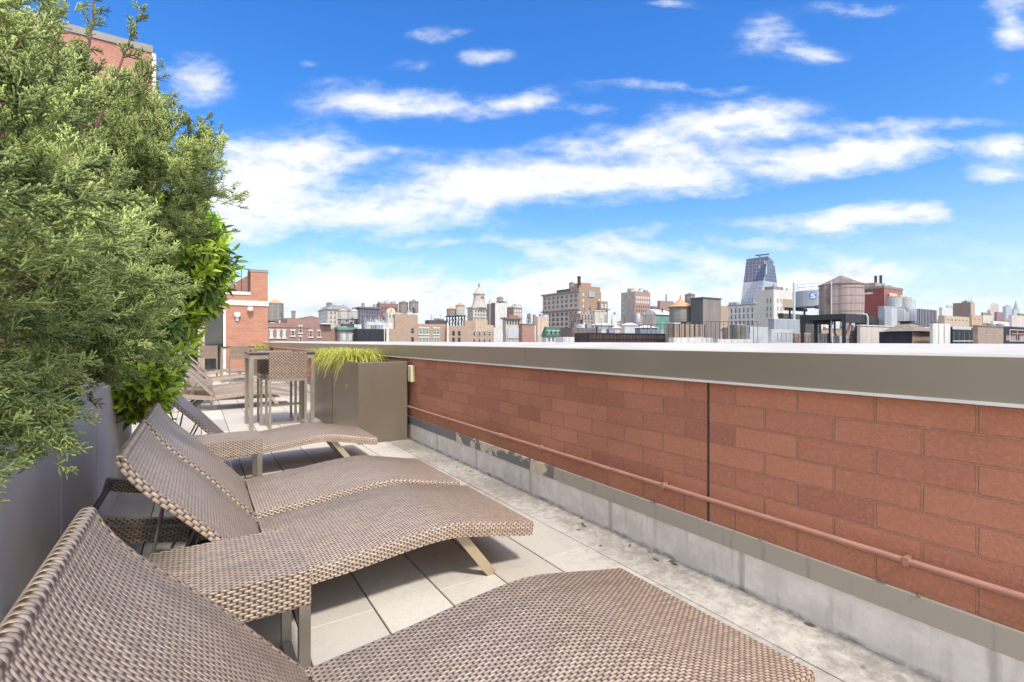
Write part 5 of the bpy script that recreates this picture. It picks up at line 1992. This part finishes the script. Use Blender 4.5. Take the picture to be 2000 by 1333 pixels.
    rl = thing('scaffold_frame', 'open pale scaffold frame above the lilac grey enclosure', 'scaffold', (X, Y, zb))
    b = MB()
    Lr = 33 / F * 70
    for kk in range(5):
        for yy in (0, 1.5): b.bar((Lr * kk / 4, yy, -1), (Lr * kk / 4, yy, 1.35), .055, .055)
    b.build('post', MT['galvlight'], rl)
    b = MB()
    for z_ in (.1, .7, 1.33):
        for yy in (0, 1.5): b.bar((0, yy + .04, z_), (Lr, yy + .04, z_), .05, .05)
    b.build('rail', MT['galvlight'], rl)
    Bld('roof_unit', 'dark steel deck between the big tank and the grey plant enclosure', 1672, 1684, 1722, 621, 60, MT['steeldark'], cat='roof unit')
    # ---- near right roof line
    bw = Bld('stained_wall', 'pale rain stained roof wall behind the hip roofed kiosk', 1674, 1680, 1822, 636, 47, col_mat('stucco_stained', (.62, .55, .49), .12), cat='wall')
    bw.band(635, 637, white, .08, 'coping')
    kk_ = Bld('roof_kiosk', 'small dark kiosk with a hipped shingle roof and a black vent', 1717, 1782, 1818, 648, 40, dark, BR('brick_kiosk', (.36, .27, .20)), cat='kiosk')
    b = MB()
    h0, h1, h2 = kk_.h, kk_.zl(646), kk_.zl(632)
    o_ = .35
    lo = [(-o_, -o_), (kk_.lx + o_, -o_), (kk_.lx + o_, kk_.ly * .85), (-o_, kk_.ly * .85)]
    cx, cy = kk_.lx * .42, kk_.ly * .42
    hi = [(cx - .35, cy - .35), (cx + .35, cy - .35), (cx + .35, cy + .35), (cx - .35, cy + .35)]
    for i_ in range(4):
        j_ = (i_ + 1) % 4
        b.face([(*lo[i_], h0 + .02), (*lo[j_], h0 + .02), (*hi[j_], h2), (*hi[i_], h2)])
    b.face([(*p, h0 + .02) for p in lo][::-1])
    b.build('roof', plain('shingle', (.21, .175, .14), .9, 0, .25, 4), kk_.o)
    b = MB()
    b.box(cx - .32, cy - .32, h2 - .05, cx + .32, cy + .32, kk_.zl(629))
    b.box(cx - .45, cy - .45, kk_.zl(628.9), cx + .45, cy + .45, kk_.zl(626.5))
    b.build('vent', MT['steeldark'], kk_.o)
    cw = Bld('white_pilaster_wall', 'white roof wall with two vertical pilasters, right of the kiosk', 1816, 1822, 1856, 632, 39, white, cat='wall')
    cw.box('cap', MT['steeldark'], -.03, -.03, .35, .3, 630, None)
    for f_ in (.3, .62):
        b = MB()
        b.box(cw.lx * f_, -.05, cw.h - 2.5, cw.lx * f_ + .16, -.002, cw.h - .05)
        b.build('pilaster', white, cw.o)
    dr = Bld('glazed_roof_house', 'dark glazed roof house with a white canopy right of the pilaster wall', 1850, 1860, 1909, 640, 58, dark, cat='roof structure')
    dr.box('canopy', MT['galvlight'], .0, -.1, .72, .3, 638, 644)
    dr.box('kerb', white, .0, -.14, 1.0, -.101, 666, 668)
    b = MB()
    for kk in range(5): b.bar((dr.lx * (.05 + .2 * kk), -.02, dr.h - 2.4), (dr.lx * (.05 + .2 * kk), -.02, dr.h - .5), .05, .03)
    b.build('mullion', MT['galv'], dr.o)
    Bld('brick_bulkhead', 'plain brown brick bulkhead near the right edge', 1900, 1910, 1960, 637, 40, BR('brick_drab', (.36, .28, .225)), cat='roof structure').band(636, 637.5, MT['roof_grey'], .06)
    dk = Bld('roof_terrace_house', 'dark roof house with white rails and an orange awning at the right edge', 1955, 1961, 2060, 638, 46, dark, cat='roof structure')
    b = MB()
    for v_ in (645, 667): b.bar((0, -.4, dk.zl(v_)), (dk.lx, -.4, dk.zl(v_)), .05, .05)
    for kk in range(9): b.bar((dk.lx * kk / 8, -.4, dk.zl(668)), (dk.lx * kk / 8, -.4, dk.zl(645)), .04, .04)
    b.build('railing', MT['sill'], dk.o)
    dk.box('awning', plain('awning_orange', (.50, .16, .06), .7), .12, -.12, .40, -.01, 651, 653)
    dk.box('wall_panel', BR('panel_mauve', (.34, .25, .25)), .03, -.05, .2, -.01, 655, 666)
    dk.box('wall_panel', col_mat('panel_lilac', (.38, .34, .38)), .26, -.05, .6, -.01, 655, 666)
    # ---- far right
    Bld('white_far_building', 'white far block left of the dark brown one', 1834, 1840, 1862, 601, 420, col_mat('far_white', (.66, .66, .66))).box('roof_house', blue_far, .5, .1, 1, .6, 596, None)
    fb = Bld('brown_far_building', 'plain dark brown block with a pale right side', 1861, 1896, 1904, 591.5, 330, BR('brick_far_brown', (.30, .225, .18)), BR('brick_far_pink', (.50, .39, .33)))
    fb.box('roof_house', MT['roof_grey'], .0, .2, .5, .5, 588.5, None)
    y1 = Bld('buff_low_building', 'long low buff block below the dark brown one', 1832, 1845, 1894, 617, 200, BR('brick_buff_low', (.56, .44, .33)))
    y1.wins('R', 6, [622], .35, 4, 'pane_dark', sill=False)
    y2 = Bld('buff_low_building', 'low orange buff block right of the long buff one', 1893, 1898, 1918, 616, 180, BR('brick_orange_buff', (.54, .38, .25)))
    y2.wins('R', 2, [620], .35, 4, 'pane_dark', sill=False)
    Bld('pale_far_building', 'cream low block right of the orange buff one', 1914, 1920, 1940, 616, 260, cream).box('roof_house', MT['roof_brown'], .0, .1, .8, .6, 611, None)
    py = Bld('pyramid_far_building', 'far pinkish tower with a slanted top', 1928, 1934, 1951, 607, 900, far_pink)
    b = MB()
    x1_, y1_, h0, h1 = py.lx, py.ly, py.h, py.zl(591)
    b.face([(0, 0, h0), (x1_, 0, h0), (x1_, 0, h1 - 3), (x1_ * .5, 0, h1)])
    b.face([(x1_, y1_, h0), (0, y1_, h0), (x1_ * .5, y1_, h1), (x1_, y1_, h1 - 3)])
    b.face([(0, 0, h0), (x1_ * .5, 0, h1), (x1_ * .5, y1_, h1), (0, y1_, h0)])
    b.face([(x1_ * .5, 0, h1), (x1_, 0, h1 - 3), (x1_, y1_, h1 - 3), (x1_ * .5, y1_, h1)])
    b.face([(x1_, 0, h0), (x1_, y1_, h0), (x1_, y1_, h1 - 3), (x1_, 0, h1 - 3)])
    b.build('roof', far_pink, py.o)
    Bld('red_far_house', 'dark red far roof house below the slanted tower', 1942, 1947, 1962, 610, 420, BR('brick_far_wine', (.30, .19, .19)))
    Bld('blue_far_building', 'blue grey far tower beside the far spire', 1958, 1965, 1976, 599, 1300, blue_far).box('upper_floors', blue_far, .45, .1, .95, .9, 596, None)
    sp = Bld('spire_far_tower', 'far pale tower with a needle spire at the right edge', 1976, 1981, 1992, 605, 1400, col_mat('far_stone', (.56, .55, .53)))
    b = MB()
    px = 1400 / F
    b.lathe([(4.2 * px, 0), (3.6 * px, 5 * px), (2.6 * px, 6 * px), (2.2 * px, 11 * px), (1.0 * px, 15 * px), (.1, 19 * px)], 8)
    b.build('spire', col_mat('far_slate', (.42, .45, .46)), sp.o, loc=(sp.lx / 2, sp.ly / 2, sp.h))
    pp = Bld('pale_far_house', 'pale pink block at the right edge below the far spire', 1970, 1976, 2040, 616, 210, col_mat('far_pale_pink', (.62, .55, .53)))
    pp.box('roof_house', MT['roof_brown'], .2, .1, .8, .6, 611, None)
    Bld('white_low_house', 'low white roof house behind the brown brick bulkhead', 1934, 1940, 1972, 628, 120, white, cat='roof structure')
    for k_, (u, lab) in enumerate([(1936, 'left dark dome on the low roof near the right edge'), (1952, 'right dark dome on the low roof near the right edge')]):
        X, Y, zb = P3(u, 635, 70)
        b = MB()
        r_ = 7.5 / F * 70
        b.lathe([(r_, 0), (r_ * .96, r_ * .3), (r_ * .7, r_ * .7), (.02, r_ * .9)], 14)
        tag(b.build('roof_dome', MT['roof_grey'], loc=(X, Y, zb - .3), smooth=True), lab, 'dome', 'dark domes near the right edge')
    # low rooftops filling the depth behind everything
    fill = [(660, 700, 646, 420), (700, 760, 640, 520), (815, 880, 634, 330), (880, 960, 640, 420), (1010, 1070, 640, 300), (1075, 1150, 646, 420), (1175, 1260, 634, 260), (1200, 1300, 628, 520),
            (1300, 1420, 636, 300), (1410, 1520, 640, 260), (1520, 1620, 632, 240), (1560, 1690, 645, 130), (1640, 1760, 626, 260), (1800, 1880, 628, 280), (1880, 2050, 631, 240), (1900, 2060, 622, 700)]
    cols = [pale, brn, white, tanb, far_pink, cream, red, greyb]
    words = ['pale stone', 'brown brick', 'white', 'tan brick', 'dusty pink', 'cream', 'plum brick', 'mauve grey']
    where = ['behind the small green roofed house', 'behind the pole fence', 'left of the rusty roofed tanks', 'behind the buff walled brick block', 'left of the green mansard', 'behind the green mansard',
             'below the tall tan building', 'behind the roof sheds', 'behind the brown brick terrace', 'below the white wing', 'under the marked steel tank', 'seen between the legs of the big tank',
             'behind the plant enclosure', 'left of the long buff block', 'behind the brown brick bulkhead', 'below the far spire']
    for i_, (u0, u1, v, Z) in enumerate(fill):
        o = Bld('low_rise', 'low %s rooftop block %s' % (words[i_ % 8], where[i_]), u0, u0 + (u1 - u0) * .18, u1, v, Z, cols[i_ % 8], group='low blocks filling the city behind')
        o.box('roof_house', cols[(i_ + 3) % 8], .3, .1, .6, .5, v - 4, None)
        o.wins('R', 6, [v + 5], .5, 6, 'pane_dark', sill=False)


build_city()
for o in list(bpy.data.objects):
    if 'unused' in o: bpy.data.objects.remove(o)


# ------------------------------------------------------------------ city air
def make_haze():
    b = MB()
    b.box(-2600, -700, GZ - 2.0, 2600, 2600, 160)
    o = b.build('haze', [])
    m = bpy.data.materials.new('haze')
    m.use_nodes = True
    t = m.node_tree
    t.nodes.clear()
    N = NT(t)
    v = N.n('ShaderNodeVolumePrincipled', {'Color': (.86, .90, .96, 1), 'Density': .00012, 'Anisotropy': .3})
    out = N.n('ShaderNodeOutputMaterial')
    t.links.new(v.outputs[0], out.inputs['Volume'])
    o.data.materials.append(m)
    struct(o, 'stuff')


make_haze()
